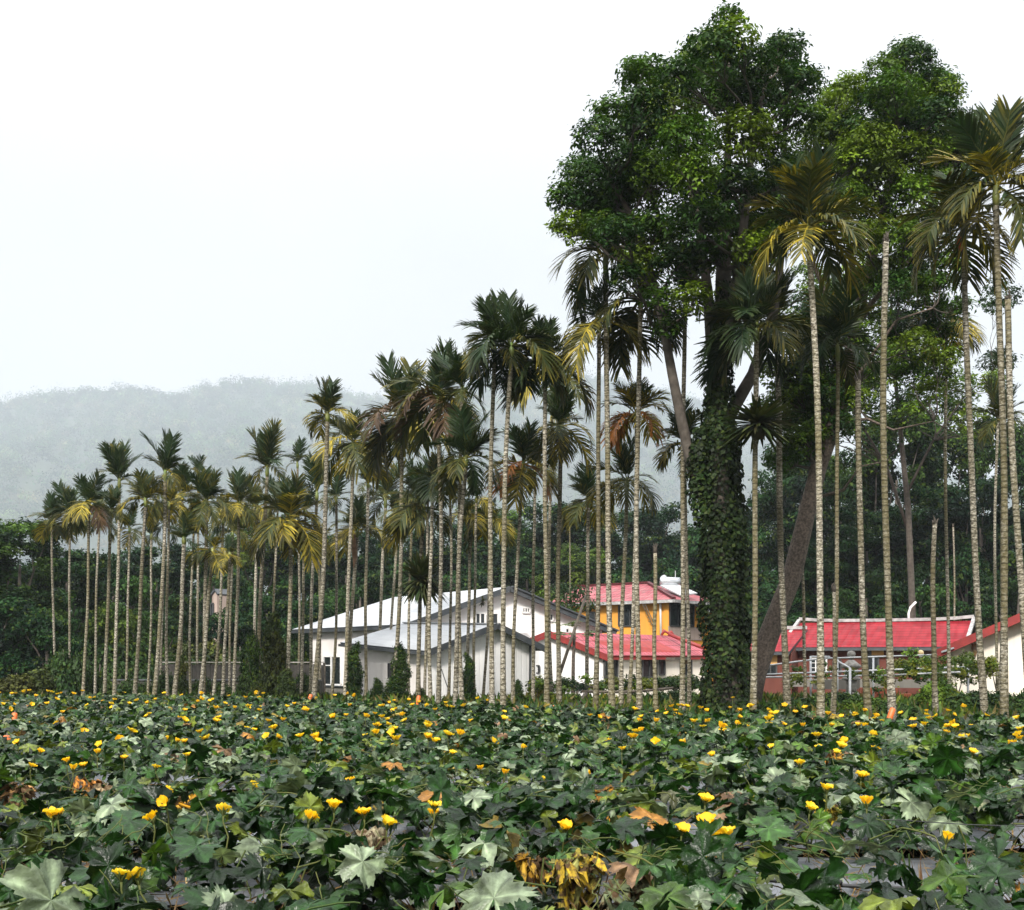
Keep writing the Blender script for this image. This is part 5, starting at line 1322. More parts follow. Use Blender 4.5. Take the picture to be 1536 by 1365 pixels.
# ------------------------------------------------------------------ garden structures
def pergola():
    g = 'white pipe pergola'
    r = empty('pipe_pergola', G(1280, 40, -.4), 'white pipe pergola with crossing rails before the brick house', 'pergola')
    posts = [(1140, 1000, 38), (1216, 984, 41), (1256, 988, 38), (1310, 986, 41), (1394, 984, 40), (1452, 1000, 36), (1275, 1002, 34)]
    for x, y, d in posts:
        mb = MB(); p = P(x, y, d); mb.tube([Vector((p.x, p.y, -.5)), p], .035, 8); mb.build('post', M['metal'], r)
    for a, b in [((1138, 1000, 38), (1230, 988, 38)), ((1230, 988, 38), (1405, 982, 40)), ((1140, 1012, 36), (1300, 1006, 36)), ((1140, 1016, 35.5), (1330, 1013, 36)), ((1300, 1006, 36), (1460, 1000, 37)), ((1216, 985, 41), (1245, 985, 41)),
                 ((1216, 1008, 41), (1245, 1008, 41)), ((1330, 1013, 36), (1440, 1008, 34)), ((1250, 988, 38), (1275, 1002, 34))]:
        mb = MB(); mb.tube([P(*a), P(*b)], .028, 8); mb.build('rail', M['metal'], r)
    # vines over it
    Ls = [(tuple(P(rng.uniform(1335, 1490), rng.normal(1002, 9), rng.uniform(34, 40))), rng.uniform(.1, .26)) for _ in range(80)] + [(tuple(P(rng.uniform(1180, 1340), rng.normal(1014, 9), rng.uniform(34, 38))), rng.uniform(.1, .2)) for _ in range(24)]
    p, n, s, t = lobe_leaves(Ls, 620, 5, .1, SHC['bright'] + SHC['gold'][1:], .8, .6, .06)
    v = empty('pergola_vine', G(1420, 37, -.4), 'light green vine sprawling over the pipe pergola', 'vine')
    leaf_quads('foliage', p - np.array(v.location), n, s, t, M['leaf'], .7, .1, v)
    for c, rr in Ls[::12]:
        mb = MB(); mb.tube(curve(Vector((c[0] + rng.uniform(-.3, .3), c[1], -.4)), c, 0, 4, .2), [.03, .025, .02, .015, .008], 5); mb.build('stem', M['dark_bark'], v)
    # wooden vine frame near the shed
    r = empty('vine_frame', G(950, 37, -.3), 'old wooden vine frame with sagging bars between the mossy stems', 'trellis')
    for a, b in [((862, 1030, 37), (1056, 1028, 37)), ((872, 1037, 35), (1010, 1032, 35)), ((880, 1030, 36), (980, 1026, 38))]:
        mb = MB(); mb.tube(curve(P(*a), P(*b), .06, 6, .01), .04, 7); mb.build('bar', M['wood'], r)
    for x in (866, 905, 945, 985, 1014, 1052):
        mb = MB(); p = P(x, 1028, 36.5); mb.tube([Vector((p.x, p.y, -.6)), p], .04, 7); mb.build('post', M['wood'], r)
    Ls = [(tuple(P(rng.uniform(800, 1056), rng.normal(1026, 4), rng.uniform(35, 39))), rng.uniform(.12, .26)) for _ in range(56)]
    p, n, s, t = lobe_leaves(Ls, 620, 5, .1, SHC['bright'] + SHC['green'] + SHC['gold'][1:2], .8, .6, .06)
    v = empty('frame_vine', G(930, 37, -.4), 'green vine with yellowish leaves draped on the wooden frame', 'vine')
    leaf_quads('foliage', p - np.array(v.location), n, s, t, M['leaf'], .7, .1, v)
    for c, rr in Ls[::8]:
        mb = MB(); mb.tube(curve(Vector((c[0], c[1], -.5)), c, 0, 4, .2), [.03, .025, .02, .015, .008], 5); mb.build('stem', M['dark_bark'], v)
    for lab, a, b in (("grey timber prop slanting low under the vine frame", (858, 1066, 34), (880, 1040, 35)), ("long bare pole leaning by the papaya tree toward the ochre house", (836, 1022, 41), (879, 893, 42))):
        mb = MB(); mb.tube([P(*a), P(*b)], [.06, .05], 8); A = P(*a); o = mb.build('leaning_pole', M['wood'], None, A); tag(o, lab, 'pole')
pergola()


def lantern():
    d = 42; k = d / F; c = P(1277, 1040, d); zb = (YH - 1045) * k + HC; r = empty('stone_lantern', Vector((c.x, c.y, zb)), 'grey stone garden lantern topped with a ball before the brick house', 'lantern')
    def Z(y): return (YH - y) * k + HC
    def part(name, prof, n=6):
        mb = MB(); mb.lathe(Vector((c.x, c.y, 0)), prof, n); mb.build(name, M['stone'], r)
    part('base', [(.01, Z(1047)), (.36, Z(1047)), (.36, Z(1041)), (.24, Z(1038)), (.01, Z(1038))])
    part('shaft', [(.01, Z(1038)), (.2, Z(1038)), (.17, Z(1028)), (.2, Z(1020)), (.01, Z(1020))], 12)
    part('light_chamber', [(.01, Z(1020)), (.32, Z(1020)), (.34, Z(1017)), (.24, Z(1015)), (.24, Z(1003)), (.01, Z(1003))])
    part('roof', [(.01, Z(1002)), (.3, Z(1003)), (.38, Z(999)), (.22, Z(994)), (.11, Z(990)), (.01, Z(989))], 6)
    part('finial', [(.01, Z(990)), (.08, Z(988.5)), (.13, Z(985)), (.15, Z(981)), (.12, Z(977.5)), (.01, Z(976))], 14)
    d = 40; r = empty('globe_lamp', P(1381, 986, d), 'cream globe lamp standing on the pergola rail', 'lamp'); c = P(1381, 979.5, d); R = 4.6 * d / F
    mb = MB(); mb.lathe(c, [(R * math.sin(a) + 1e-4, -R * math.cos(a)) for a in np.linspace(0, math.pi, 11)], 18); mb.build('globe', M['lamp'], r)
    mb = MB(); mb.tube([P(1381, 986, d), P(1381, 983.6, d)], .05, 10); mb.build('base', M['metal'], r)
    # orange brick stack near the lantern
    r0 = P(1330, 1032, 43); mb = MB()
    for i in range(26):
        mb.box(Vector((r0.x + (i % 7 - 3) * .26 + rng.uniform(-.03, .03), r0.y + rng.uniform(-.1, .1), -.5 + (i // 7) * .21)), (.24, .3, .2), 0, rng.uniform(-.06, .06))
    r = mb.build('brick_stack', M['brick'], None, (r0.x, r0.y, -.55)); tag(r, 'stack of orange bricks behind the garden weeds', 'bricks')
    r0 = P(1283, 1022, 44); mb = MB(); mb.slab([P(1222, 1034, 44.5), P(1290, 1034, 44.5), P(1290, 1018, 44.5), P(1222, 1020, 44.5)], .3, 0); o = mb.build('water_trough', M['concrete'], None, r0); tag(o, 'pale concrete trough behind the stone lantern', 'trough')
lantern()


def papaya():
    d = 43; base = G(858, d, -.6); r = empty('papaya_tree', base, 'papaya tree with flat pale leaves before the white gable', 'tree')
    top = P(862, 945, d); mb = MB(); mb.tube(curve(base, top, 0, 6, .02), [.08, .075, .07, .065, .06, .055, .045], 9); mb.build('trunk', M['bark'], r)
    V, Q, T = [], [], []
    for i in range(17):
        az = rng.uniform(0, 6.28); L = rng.uniform(.35, .95); tip = top + Vector((math.cos(az) * L, math.sin(az) * L * .8, rng.uniform(-.25, .4)))
        for j in range(7):
            a = az + (j - 3) * .55; l = rng.uniform(.26, .38); b = len(V)
            dv = Vector((math.cos(a), math.sin(a), -.25)) * l; s = Vector((-math.sin(a), math.cos(a), 0)) * l * .22
            V += [tuple(tip), tuple(tip + dv * .55 + s), tuple(tip + dv), tuple(tip + dv * .55 - s)]; Q.append((b, b + 1, b + 2, b + 3)); T += [np.array([.06, .09, .018]) * rng.uniform(.7, 1.5)] * 4
    me = np_mesh('leaves', np.array(V) - np.array(base), np.array(Q), M['leaf'], np.array(T)); link('crown', me, r)
    # small yellow-green tree by the ochre house
    d = 62; r = empty('small_tree', G(852, d, -.6), 'small yellow-green tree in front of the ochre house roof', 'tree')
    Ls = [(tuple(P(x, y, d + rng.uniform(-.8, .8))), q * d / F) for x, y, q in ((815, 892, 14), (835, 884, 16), (800, 905, 12), (850, 898, 18), (870, 888, 14), (880, 905, 14), (845, 910, 16), (862, 918, 12), (808, 872, 9))]
    p, n, s, t = lobe_leaves(Ls, 150, 6, .2, SHC['bright'] + SHC['green'], .6, .8, .15)
    leaf_quads('crown', p - np.array(r.location), n, s, t, M['leaf'], .5, .1, r)
    mb = MB(); b = Vector(r.location); mb.tube([b, P(853, 960, d), P(850, 915, d), P(848, 890, d)], [.14, .11, .08, .03], 8); mb.build('trunk', M['bark'], r)
papaya()
# ------------------------------------------------------------------ luffa field
def field_far(x_px):
    """Far edge of the vines (metres) for a photo column."""
    return float(np.interp(x_px, [-300, 0, 400, 700, 900, 1150, 1536, 1900], [40, 38.5, 35.5, 31, 28, 25.5, 23.2, 21.5]))


def canopy(x, y):
    n = mnoise.noise(Vector((x * .55, y * .55, 1.7))) + .55 * mnoise.noise(Vector((x * 1.5, y * 1.5, 9.1)))
    n2 = mnoise.noise(Vector((x * 3.1, y * 3.1, 4.4)))
    row = .06 * math.cos(y * 2 * math.pi / 1.75)
    f = min(1, max(0, (y - 6) / 16))
    return max(.07, (.43 - .29 * f) + (.19 - .10 * f) * n + (.09 - .03 * f) * n2 + row * (1 - .6 * f))


LGREEN = np.array([[.006, .025, .003], [.011, .040, .005], [.024, .064, .011], [.004, .015, .002], [.040, .082, .007], [.10, .13, .014], [.15, .19, .115]])  # palest tint: dusty leaves, also standing in for pale highlights on the foliage
LOLD = np.array([[.20, .145, .02], [.26, .12, .02], [.17, .10, .05], [.12, .13, .07]])


def leaf_template(seed, fine):
    """Five-lobed toothed leaf, unit radius, stalk at the origin, tip along +X, normal +Z: returns verts, quads/tris as quads, shade."""
    r = np.random.default_rng(seed)
    n = 56 if fine else 22
    th = np.linspace(-math.pi * .93, math.pi * .93, n)
    lob = .64 + .29 * np.abs(np.cos(th * 5 / 2.0 * .97)) ** 1.1 * (.8 + .35 * np.cos(th * .5))
    if fine: lob = lob * (1 + .07 * np.where(np.arange(n) % 2 == 0, 1, -1)) * (1 + .06 * r.standard_normal(n))
    else: lob = lob * (1 + .1 * r.standard_normal(n))
    rings = (0.0, .25, .5, .75, 1.0) if fine else (0.0, .6, 1.0)
    V, T = [], []
    ph = r.uniform(0, 6, 4)
    cup = r.uniform(.1, .55)
    for k, q in enumerate(rings):
        R = q * lob
        x, y = R * np.cos(th), R * np.sin(th)
        vein = np.abs(np.cos(th * 5 / 2 * .97))
        z = -.10 * q * (vein ** 3) + .10 * q * (1 - vein) - cup * R ** 2 + .10 * q * q * np.sin(3 * th + ph[0]) + .06 * q * np.sin(7 * th + ph[1]) + (.035 * np.sin(13 * q + 9 * th + ph[2]) * q if fine else 0)
        V.append(np.stack([x + .15, y, z], 1)); T.append(.8 + .75 * (vein ** 14) * (q < .95))
    V = np.concatenate(V); T = np.concatenate(T)
    Q = []
    for k in range(len(rings) - 1):
        for j in range(n - 1):
            a = k * n + j; Q.append((a, a + 1, a + 1 + n, a + n))
    return V, np.array(Q), T


def frames(n, tilt_deg, az):
    """Rotation matrices: yaw az, then lean by tilt about a random horizontal axis."""
    t = np.radians(tilt_deg); b = rng.uniform(0, 2 * math.pi, n)
    nx, ny, nz = np.sin(t) * np.cos(b), np.sin(t) * np.sin(b), np.cos(t)
    Nn = np.stack([nx, ny, nz], 1)
    X = np.stack([np.cos(az), np.sin(az), np.zeros(n)], 1); X -= Nn * np.sum(X * Nn, 1, keepdims=True); X /= np.linalg.norm(X, axis=1, keepdims=True)
    Y = np.cross(Nn, X)
    return np.stack([X, Y, Nn], 2)  # columns


def gap(x, y, z):
    """True in the openings where the mulch shows (torn leaves, picked vines)."""
    for gx, gy, rx, ry in ((1.75, 6.0, .8, 1.05), (2.9, 6.3, .85, .95), (-2.45, 6.0, .35, 1.0), (-.7, 6.7, .28, .9), (.4, 5.5, .42, .8), (-1.55, 5.5, .28, .6), (3.9, 8.0, .5, .8), (-3.6, 8.2, .45, .8), (1.0, 8.2, .4, .8), (-1.9, 8.4, .35, .7)):
        if ((x - gx) / rx) ** 2 + ((y - gy) / ry) ** 2 < 1: return True
    return False


def field():
    pts = []
    y = 3.7
    # stratified positions, thinning with distance as far leaves overlap each other
    for y0 in np.arange(3.6, 41, .5):
        half = .427 * (y0 + .5) * 1.14 + 1.8
        dens = 84 if y0 < 9 else (54 if y0 < 16 else 30)
        n = int(2 * half * .5 * dens)
        xs = rng.uniform(-half, half, n); ys = rng.uniform(y0, y0 + .5, n)
        for x, yy in zip(xs, ys):
            if yy > field_far(x / yy * F + 768) - .3 * rng.random(): continue
            pts.append((x, yy))
    pts = np.array(pts); n = len(pts)
    H = np.array([canopy(x, y) for x, y in pts])
    lay = rng.random(n)
    z = np.where(lay < .62, H + rng.normal(0, .06, n) * (1 - .5 * np.minimum(1, pts[:, 1] / 25)), H * rng.uniform(.3, .95, n))
    keep = np.array([not (gap(x, y, 0) and rng.random() < .9) for x, y in pts])
    # shallow furrows between beds read as dark bands
    keep &= ~((np.cos(pts[:, 1] * 2 * math.pi / 1.75) < -.7) & (rng.random(n) < .25))
    pts, z, H, lay = pts[keep], z[keep], H[keep], lay[keep]; n = len(pts)
    size = rng.uniform(.06, .135, n) * np.interp(pts[:, 1], [4, 9, 14], [1.08, 1.02, 1.0]) * np.where(rng.random(n) < .15, .6, 1)
    tilt = np.abs(rng.normal(32, 26, n)).clip(0, 92)
    az = rng.uniform(0, 2 * math.pi, n)
    Rm = frames(n, tilt, az)
    col = LGREEN[rng.choice(7, n, p=[.22, .18, .14, .18, .08, .06, .14])] * rng.uniform(.7, 1.3, (n, 1))
    old = rng.random(n) < .025
    col[old] = LOLD[rng.integers(4, size=old.sum())] * rng.uniform(.6, 1.2, (old.sum(), 1))
    near = pts[:, 1] < 14
    for nm, mask, fine, nt in (('near', near, True, 6), ('far', ~near, False, 5)):
        Vs, Qs, Ts, off = [], [], [], 0
        which = rng.integers(nt, size=n)
        for k in range(nt):
            V0, Q0, T0 = leaf_template(300 + k + (50 if fine else 0), fine)
            idx = np.nonzero(mask & (which == k))[0]
            if len(idx) == 0: continue
            sc = np.stack([size[idx] * rng.uniform(.85, 1.2, len(idx)), size[idx] * rng.uniform(.85, 1.2, len(idx)), size[idx] * rng.uniform(.5, 1.5, len(idx))], 1)
            W = np.einsum('nij,nvj->nvi', Rm[idx], V0[None] * sc[:, None]) + np.concatenate([pts[idx], z[idx, None]], 1)[:, None]
            m = len(V0)
            Vs.append(W.reshape(-1, 3)); Ts.append((col[idx][:, None] * T0[None, :, None]).reshape(-1, 3))
            Qs.append((Q0[None] + (np.arange(len(idx)) * m)[:, None, None] + off).reshape(-1, 4)); off += len(idx) * m
        yield nm, np.concatenate(Vs), np.concatenate(Qs), np.concatenate(Ts)


fv, fq, ft, off = [], [], [], 0
for nm, V, Q, T in field():
    fv.append(V); fq.append(Q + off); ft.append(T); off += len(V)
o = link('luffa_vines', np_mesh('luffa_vines', np.concatenate(fv), np.concatenate(fq), M['luffa'], np.concatenate(ft), smooth=True))
tag(o, 'sea of lobed luffa leaves covering the whole field', 'vines', kind='stuff')


def stems():
    mb = MB()
    for i in range(260):
        y = 4 + 9 * rng.random() ** 1.3; x = rng.uniform(-.45, .45) * y * 1.05
        h = canopy(x, y)
        if rng.random() < .5:   # leaf stalk rising from the ground
            mb.tube(curve((x + rng.uniform(-.15, .15), y + rng.uniform(-.15, .15), 0), (x, y, h * rng.uniform(.7, 1)), 0, 4, .3), .0045, 5, cap=False)
        else:                   # runner winding over the leaves
            a = rng.uniform(0, 6.28); L = rng.uniform(.2, .5)
            mb.tube(curve((x, y, h + .0), (x + math.cos(a) * L, y + math.sin(a) * L, canopy(x + math.cos(a) * L, y + math.sin(a) * L) + rng.uniform(-.05, .1)), -.05, 7, .5), .004, 5, cap=False)
    for i in range(150):        # curling tendrils
        y = 4 + 6 * rng.random() ** 1.3; x = rng.uniform(-.45, .45) * y; h = canopy(x, y); a = rng.uniform(0, 6.28); p = Vector((x, y, h)); pts = []
        for j in range(9):
            pts.append(p.copy()); a += rng.uniform(-.5, .9); p = p + Vector((math.cos(a) * .035, math.sin(a) * .035, rng.uniform(-.01, .04)))
        mb.tube(pts, .0025, 4, cap=False)
    o = mb.build('luffa_stems', M['stem'], None); tag(o, 'tangled green luffa stems and tendrils between the leaves', 'stems', kind='stuff')
stems()


def mulch():
    """Plastic mulch film over the beds, crumpled; bare straw-littered soil between."""
    for i, (y0, y1) in enumerate(((4.55, 5.75), (6.25, 7.5), (8.0, 9.25), (9.75, 11.0), (11.5, 12.75))):
        xs = np.linspace(-9, 9, 181); ys = np.linspace(y0, y1, 16)
        V = []
        for y in ys:
            for x in xs:
                e = math.sin(math.pi * (y - y0) / (y1 - y0))
                V.append((x, y + .04 * mnoise.noise(Vector((x * 1.3, i, 0))), .07 + .07 * e ** .5 + .03 * mnoise.noise(Vector((x * 3, y * 5, i))) + .012 * mnoise.noise(Vector((x * 11, y * 14, i)))))
        nx = len(xs); k = (np.arange(len(ys) - 1)[:, None] * nx + np.arange(nx - 1)[None]).ravel()
        o = link('mulch_film', np_mesh('mulch_film', np.array(V), np.stack([k, k + 1, k + nx + 1, k + nx], 1), M['film'], smooth=True))
        tag(o, 'grey plastic mulch film under the vines', 'mulch film', kind='structure')
    n = 5200
    y = 4.4 + 7 * rng.random(n) ** 1.2; x = rng.uniform(-.5, .5, n) * y
    pos = np.stack([x, y, rng.uniform(.06, .2, n)], 1)
    c = np.array([[.20, .13, .05], [.13, .085, .04], [.28, .20, .09], [.09, .05, .025]])[rng.integers(4, size=n)] * rng.uniform(.6, 1.2, (n, 1))
    leaf_quads('dry_straw', pos, rng.standard_normal((n, 3)), rng.uniform(.08, .3, n), c, M['straw'], .05, 0, lab=('dry brown straw and dead stalks littering the furrows', 'straw', 'stuff'))
mulch()


def weeds():
    n = 26000
    x = rng.uniform(-26, 26, n); y = rng.uniform(21, 58, n)
    ok = np.array([b > field_far(a / b * F + 768) - .6 for a, b in zip(x, y)]); x, y = x[ok], y[ok]; n = len(x)
    pos = np.stack([x, y, np.array([ground_z(a, b) for a, b in zip(x, y)]) + rng.uniform(.02, .16, n)], 1)
    nr = rng.standard_normal((n, 3)) * np.array([1, 1, .35])
    c = np.array([[.03, .065, .010], [.05, .09, .012], [.09, .11, .014], [.018, .045, .010], [.11, .09, .03]])[rng.integers(5, size=n)] * rng.uniform(.6, 1.3, (n, 1))
    leaf_quads('weeds', pos, nr, rng.uniform(.16, .5, n), c, M['ivy'], .22, .1, down=np.array([0, 0, 2.2]), lab=('green weeds and grass growing between the field and the houses', 'weeds', 'stuff'))
weeds()


def wires():
    for lab, a, b, r, zs in [("black irrigation hose stretched low across the gap in the vines", (0.9, 6.15), (5.5, 6.0), .011, .22), ("thin steel wire strung over the vines by the hose", (1.9, 6.9), (6.2, 7.0), .003, .42), ("thin wire crossing the leaves near the yellowed patch", (-.6, 8.2), (1.2, 8.3), .002, .5)]:
        mb = MB(); A, B = Vector((a[0], a[1], zs)), Vector((b[0], b[1], zs)); mb.tube([A.lerp(B, i / 12) - Vector((0, 0, .05 * math.sin(math.pi * i / 12 * 2) ** 2)) for i in range(13)], r, 6)
        o = mb.build('field_wire' if r < .01 else 'irrigation_hose', M['hose'], None, A); tag(o, lab, 'wire' if r < .01 else 'hose')
    for i, x in enumerate((1.05, 1.65, 2.3, 3.0, 3.9)):
        mb = MB(); y = 6.14 - i * .03; mb.tube([(x, y, -.05), (x + .01, y, .26)], .012, 6); mb.tube([(x - .03, y, .2), (x + .03, y, .2)], .014, 6)
        o = mb.build('hose_peg', M['hose'], None, (x, y, 0)); tag(o, 'short black peg holding the irrigation hose above the mulch', 'peg', 'pegs along the irrigation hose')
    # orange sleeves on stakes at the field edge
    for lab, px, py, d, h, lean in [("bright orange stake sleeve at the picture's edge among near leaves", 9, 1118, 17, 30, .12), ("orange stake sleeve further back at the picture's edge", 21, 1082, 24, 26, .1), ("orange sleeve leaning at the foot of the pale leaning palm", 464, 1050, 35, 18, .35), ("upright orange sleeve before the shed's low bush", 627, 1054, 33, 22, .12),
                                    ("small orange sleeve near the slanting timber prop", 829, 1066, 29, 16, .3), ("orange sleeve between mossy stems and ivy trunk", 996, 1072, 27, 18, .0), ("tilted orange sleeve in front of the crownless mossy stem", 1335, 1076, 22.6, 30, .35), ("faint orange sleeve left among far leaves by ivy cones", 393, 1058, 34, 12, .2)]:
        k = d / F; c = P(px, py, d); H = h * k; r = empty('stake', Vector((c.x, c.y, 0)), lab.replace(' left among', ' standing among'), 'stake', 'orange sleeved stakes')
        t = Vector((lean, 0, 1)).normalized(); m = c
        mb = MB(); mb.tube([m - t * H * .55, m - t * H * .5, m + t * H * .45, m + t * H * .5], [.03, .055, .055, .03], 10); mb.build('sleeve', M['orange'], r)
        mb = MB(); mb.tube([m - t * (m.z / t.z + .05), m + t * H * .62], .014, 6); mb.build('rod', M['wood'], r)
wires()


# ------------------------------------------------------------------ luffa flowers
def flower_mesh(seed, op):
    """Five broad crinkled petals in a cup; op = how far it is open (0 bud .. 1 flat). Unit radius, calyx at origin, axis +Z."""
    r = np.random.default_rng(seed); V, Q, T = [], [], []
    for k in range(5):
        a0 = 2 * math.pi * k / 5 + r.uniform(-.1, .1); nu, nv = 6, 5; b = len(V); twist = r.uniform(-.25, .25); curl = r.uniform(-.15, .3)
        for i in range(nu):
            u = i / (nu - 1)
            w = .54 * math.sin(math.pi * min(1, .13 + .80 * u)) ** .85
            el = (1 - op) * 1.25 * (1 - .35 * u) + op * .35 - curl * u * u
            rad = u * math.cos(el) * 1.0; z = u * math.sin(el)
            for j in range(nv):
                s = (j / (nv - 1) - .5) * 2
                notch = -.06 * (1 - abs(s)) * (i == nu - 1) * 0 - .12 * s * s * u
                q = rad + notch * math.cos(el)
                off = w * s
                x = math.cos(a0) * q - math.sin(a0) * off; y = math.sin(a0) * q + math.cos(a0) * off
                zz = z + .14 * s * s * u + twist * s * u * .3 + .05 * math.sin(9 * s + 4 * u + k) * u + .02 * k
                V.append((x, y, zz)); T.append(np.array([.78, .50, .014]) * (.86 + .14 * u) if u > .12 else np.array([.5, .4, .02]))
        for i in range(nu - 1):
            for j in range(nv - 1):
                p = b + i * nv + j; Q.append((p, p + 1, p + nv + 1, p + nv))
    # stamens
    b = len(V)
    for k in range(6):
        a = k * math.pi / 3; V.append((.07 * math.cos(a), .07 * math.sin(a), .06)); T.append(np.array([.5, .34, .01]))
    for k in range(6):
        a = k * math.pi / 3; V.append((.05 * math.cos(a), .05 * math.sin(a), .26)); T.append(np.array([.6, .42, .01]))
    for k in range(6): Q.append((b + k, b + (k + 1) % 6, b + 6 + (k + 1) % 6, b + 6 + k))
    Q.append((b + 6, b + 7, b + 8, b + 9)); Q.append((b + 9, b + 10, b + 11, b + 6))
    return np.array(V), np.array(Q), np.array(T)


FMESH = []
for k, op in enumerate((.05, .25, .42, .55, .68, .9)):
    V, Q, T = flower_mesh(900 + k, op); FMESH.append(np_mesh('petals', V, Q, M['petal'], T * np.array([(1, 1, 1), (1, .93, .8), (1, 1.05, 1.6), (.95, .9, 1), (1, 1, 1), (1, 1.08, 2.2)][k]), smooth=True))


def calyx_mesh(h, seed):
    mb = MB(); r = np.random.default_rng(seed)
    mb.tube([(r.uniform(-.05, .05), r.uniform(-.05, .05), -h), (r.uniform(-.03, .03), .02, -h * .6), (0, 0, -h * .25), (0, 0, -.015)], [.005, .0045, .004, .006], 5)
    for k in range(5):
        a = 2 * math.pi * k / 5; mb.tube([(0, 0, -.02), (.018 * math.cos(a), .018 * math.sin(a), .005), (.03 * math.cos(a), .03 * math.sin(a), .022)], [.005, .005, .001], 4)
    mb.tube([(0, 0, -.025), (0, 0, -.01), (0, 0, .004)], [.005, .011, .009], 6)
    return mb.mesh('stalk', M['stem'])


STALK = [calyx_mesh(h, i) for i, h in enumerate((.16, .22, .3, .4))]
GRP = 'yellow luffa flowers over the vine field'
LISTED = [(26, 1112), (60, 1126), (47, 1147), (100, 1140), (125, 1146), (110, 1151), (150, 1115), (146, 1127), (80, 1220), (229, 1224), (186, 1135), (234, 1149), (252, 1184), (248, 1200), (280, 1131), (265, 1110), (277, 1111), (300, 1096), (335, 1211), (380, 1175), (400, 1102), (416, 1104), (450, 1102),
          (477, 1109), (486, 1160), (527, 1171), (501, 1206), (546, 1216), (464, 1223), (581, 1232), (651, 1218), (652, 1205), (679, 1128), (721, 1151), (757, 1157), (642, 1083), (567, 1087), (207, 1311), (182, 1307), (80, 1312), (86, 1218), (882, 1161), (819, 1168), (785, 1120), (847, 1238), (933, 1122), (1058, 1196),
          (1023, 1241), (1060, 1228), (1085, 1245), (1068, 1250), (1068, 1131), (1157, 1118), (1200, 1143), (1215, 1210), (1240, 1180), (1292, 1161), (1300, 1201), (1420, 1254), (1299, 1127), (1459, 1126), (1390, 1066), (1423, 1088), (1387, 1085), (1309, 1100), (1325, 1081), (1312, 1076), (1205, 1087), (1193, 1067), (1095, 1061),
          (1099, 1046), (1051, 1061), (1024, 1057), (955, 1095), (1020, 1071), (1445, 1059), (1530, 1092), (1208, 1060), (1225, 1101), (1404, 1073), (1480, 1072), (1250, 1073), (1370, 1079), (962, 1094), (885, 1072), (1000, 1069), (1175, 1085), (1255, 1127)]
FLAB = {(882, 1161): "yellow luffa flower held on a long bare stalk beside the withered leaf clump", (847, 1238): "open yellow flower low on its own stalk just below the withered leaf clump", (1058, 1196): "square-looking yellow flower standing above the near triple cluster",
        (1023, 1241): "yellow flower just beside the near triple cluster, on the side of the withered clump", (1060, 1228): "tall yellow flower, topmost of the near triple cluster", (1085, 1245): "large drooping yellow flower, nearest and biggest of the triple cluster", (1068, 1250): "half hidden flower tucked low in the near triple cluster",
        (1300, 1201): "yellow flower tilted sideways between the hose gap and the orange stake", (1420, 1254): "lone small yellow flower low above the hose gap", (1240, 1180): "yellow flower above a yellowed leaf in the near field", (207, 1311): "lowest yellow flower, among near leaves at the picture's foot", (757, 1157): "broad yellow flower standing in the middle of the field",
        (380, 1175): "pale ruffled yellow flower over dark leaves", (501, 1206): "upright narrow yellow flower of the trio in the near field", (546, 1216): "wide yellow flower of the near trio, farthest along", (464, 1223): "low cup-shaped yellow flower of the near trio", (581, 1232): "yellow flower on a slanting stem just past the near trio",
        (1292, 1161): "yellow cup flower above the tilted sideways flower", (1099, 1046): "flower on the tallest stalk, against the dark ivy trunk", (1095, 1061): "flower just below the tallest one against the dark ivy trunk", (80, 1220): "yellow flower lying sideways beside a curled leaf at the near edge", (229, 1224): "yellow flower alone above dark broad leaves near the edge"}
NEARLAB = 'yellow luffa flower above the nearer leaves'
FARLAB = 'small yellow luffa flower on the farther vines'


def flower(px, py, d=None, size=None, lab=None):
    if d is None:
        d = 10.
        for _ in range(25):
            X = (px - 768) / F * d
            d = .5 * d + .5 * F * (HC - canopy(X, d) - (.14 if py > 1100 else .1)) / (py - YH)
        d = min(d, field_far(px) - .3)
    c = P(px, py, d)
    near = d < 13
    size = size or ((.040 if py > 1290 else .047) if near else rng.uniform(.055, .08))
    lab = lab or FLAB.get((px, py)) or ((NEARLAB if near else FARLAB) + next(t for lim, t in ((330, ', toward the dark wood corner'), (500, ', below the ivy mounds'), (660, ', before the shed side wall'), (840, ', before the shed gable'), (1030, ', before the pink-roofed house'), (1180, ', near the ivy-clad trunk'), (9999, ', before the brick courtyard house')) if px < lim))
    s = size or rng.uniform(.05, .068)
    tilt = abs(rng.normal(.25, .3)); az = rng.uniform(0, 6.28)
    rot = Euler((tilt * math.cos(az) + .1, tilt * math.sin(az), rng.uniform(0, 6.28)))
    me = FMESH[int(rng.choice(6, p=[.12, .2, .24, .2, .14, .1]))]
    root = empty('luffa_flower', c, lab, 'flower', GRP)
    o = link('petals', me, root); o.rotation_euler = rot; o.scale = (s, s, s * rng.uniform(.9, 1.15)); o.location = Vector((0, 0, -s * .4))
    h = max(.05, c.z - canopy(c.x, c.y) + .12)
    st = link('stalk', STALK[0 if h < .19 else 1 if h < .27 else 2 if h < .36 else 3], root); st.location = o.location; st.rotation_euler = (rot.x * .4, rot.y * .4, rot.z)
    if d > 16: st.scale = (1.4, 1.4, 1)


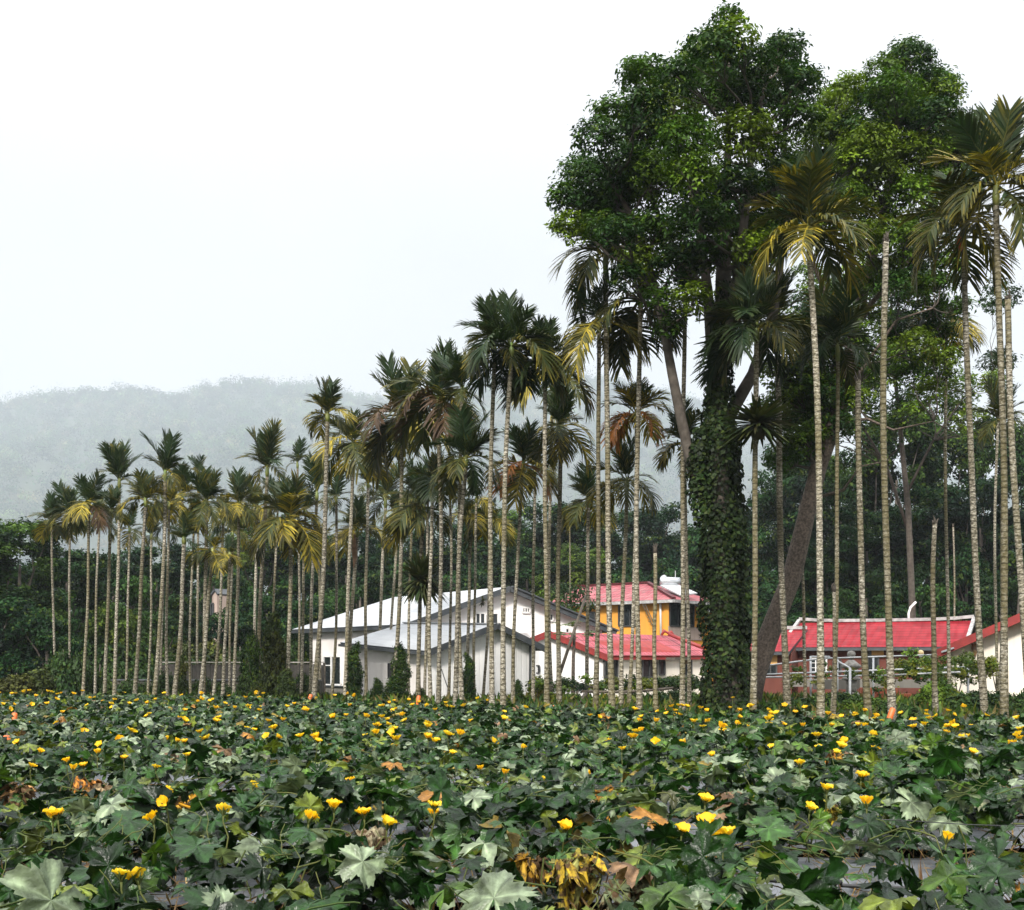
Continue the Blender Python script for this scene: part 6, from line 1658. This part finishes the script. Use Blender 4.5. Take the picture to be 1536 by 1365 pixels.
for a in LISTED: flower(*a, size=({(207, 1311): .05, (80, 1220): .065, (1420, 1254): .045, (1060, 1228): .07, (1085, 1245): .076, (1068, 1250): .055}.get(a, .053) if a in FLAB else None))
cnt = len(LISTED)
while cnt < 298:
    px = rng.uniform(-20, 1530); py = 1046 + 62 * rng.random() ** 1.25 + (px > 900) * 22
    if px > 760 and rng.random() < .5: continue
    fd = field_far(px); hz = .33
    d = fd - .4 - (fd - 13) * rng.random() ** 1.5
    py = YH + F * (HC - canopy((px - 768) / F * d, d) - rng.uniform(.04, .2)) / d
    flower(px, py, d, rng.uniform(.055, .085)); cnt += 1


# ------------------------------------------------------------------ withered leaves hanging among the vines
def withered(px, py, wpx, label, cols, n=9):
    d = F * (HC - .38) / (py - YH); c = P(px, py, d); root = empty('withered_leaves', Vector((c.x, c.y, c.z - .05)), label, 'leaves', 'withered leaf clumps in the field')
    for k in range(n):
        V0, Q0, T0 = leaf_template(700 + int(rng.integers(1000)), True)
        s = wpx * d / F * rng.uniform(.25, .45)
        V = V0 * s; V[:, 2] -= (V[:, 0] ** 2 + V[:, 1] ** 2) / s * rng.uniform(.3, .9); V[:, 2] += .2 * s * np.sin(V[:, 0] / s * 8 + k) + .12 * s * np.sin(V[:, 1] / s * 13 + k); V[:, 1] *= rng.uniform(.4, .8)
        R = np.array(Euler((rng.uniform(-1.0, 1.0), rng.uniform(-.6, .9), rng.uniform(0, 6.28))).to_matrix())
        V = V @ R.T + np.array([rng.uniform(-.4, .4), rng.uniform(-.3, .3), rng.uniform(-.2, .3)]) * wpx * d / F
        cc = np.array(cols[k % len(cols)]); t = cc * rng.uniform(.7, 1.2) * T0[:, None]
        link('leaf', np_mesh('leaf', V, Q0, M['withered'], t, smooth=True), root)


YB = [(.42, .22, .015), (.30, .12, .015), (.14, .08, .03), (.45, .27, .03)]; PB = [(.22, .2, .1), (.14, .1, .05), (.24, .21, .13), (.07, .045, .025)]
for a in [(916, 1195, 70, 'brown curled leaf clump with an orange edge beside the long-stalked flower', [(.10, .06, .035), (.40, .2, .02), (.07, .045, .03), (.3, .26, .18)]), (790, 1282, 60, 'orange-spotted dying leaves in the middle foreground', YB), (868, 1292, 90, 'yellowed torn leaves beside the orange-spotted ones', [(.30, .24, .04), (.40, .27, .02), (.2, .2, .06)]),
          (540, 1255, 90, 'grey brown shrivelled leaves near the low cup-shaped flower', PB), (283, 1195, 60, 'rusty brown dead leaves left of dark broad leaves'.replace(' left of ', ' in front of '), YB), (137, 1168, 50, 'pale brown curled leaf with orange tip near the field side', [(.42, .17, .03), (.3, .22, .12)]), (1248, 1200, 45, 'yellow leaf glowing below the near field flower', [(.5, .36, .03), (.3, .28, .04)]),
          (940, 1330, 90, 'large grey-green mottled leaves sagging at the picture foot', [(.15, .17, .09), (.12, .15, .075), (.2, .2, .11)]), (1253, 1128, 36, 'orange brown withered leaf lying on the far vines', YB), (25, 1180, 45, 'brown pod-like dead leaf hanging by the field side', [(.35, .19, .07), (.12, .07, .03)])]:
    withered(*a)
print('objects', len(bpy.data.objects), 'tris', sum(len(o.data.polygons) for o in bpy.data.objects if o.type == 'MESH'))
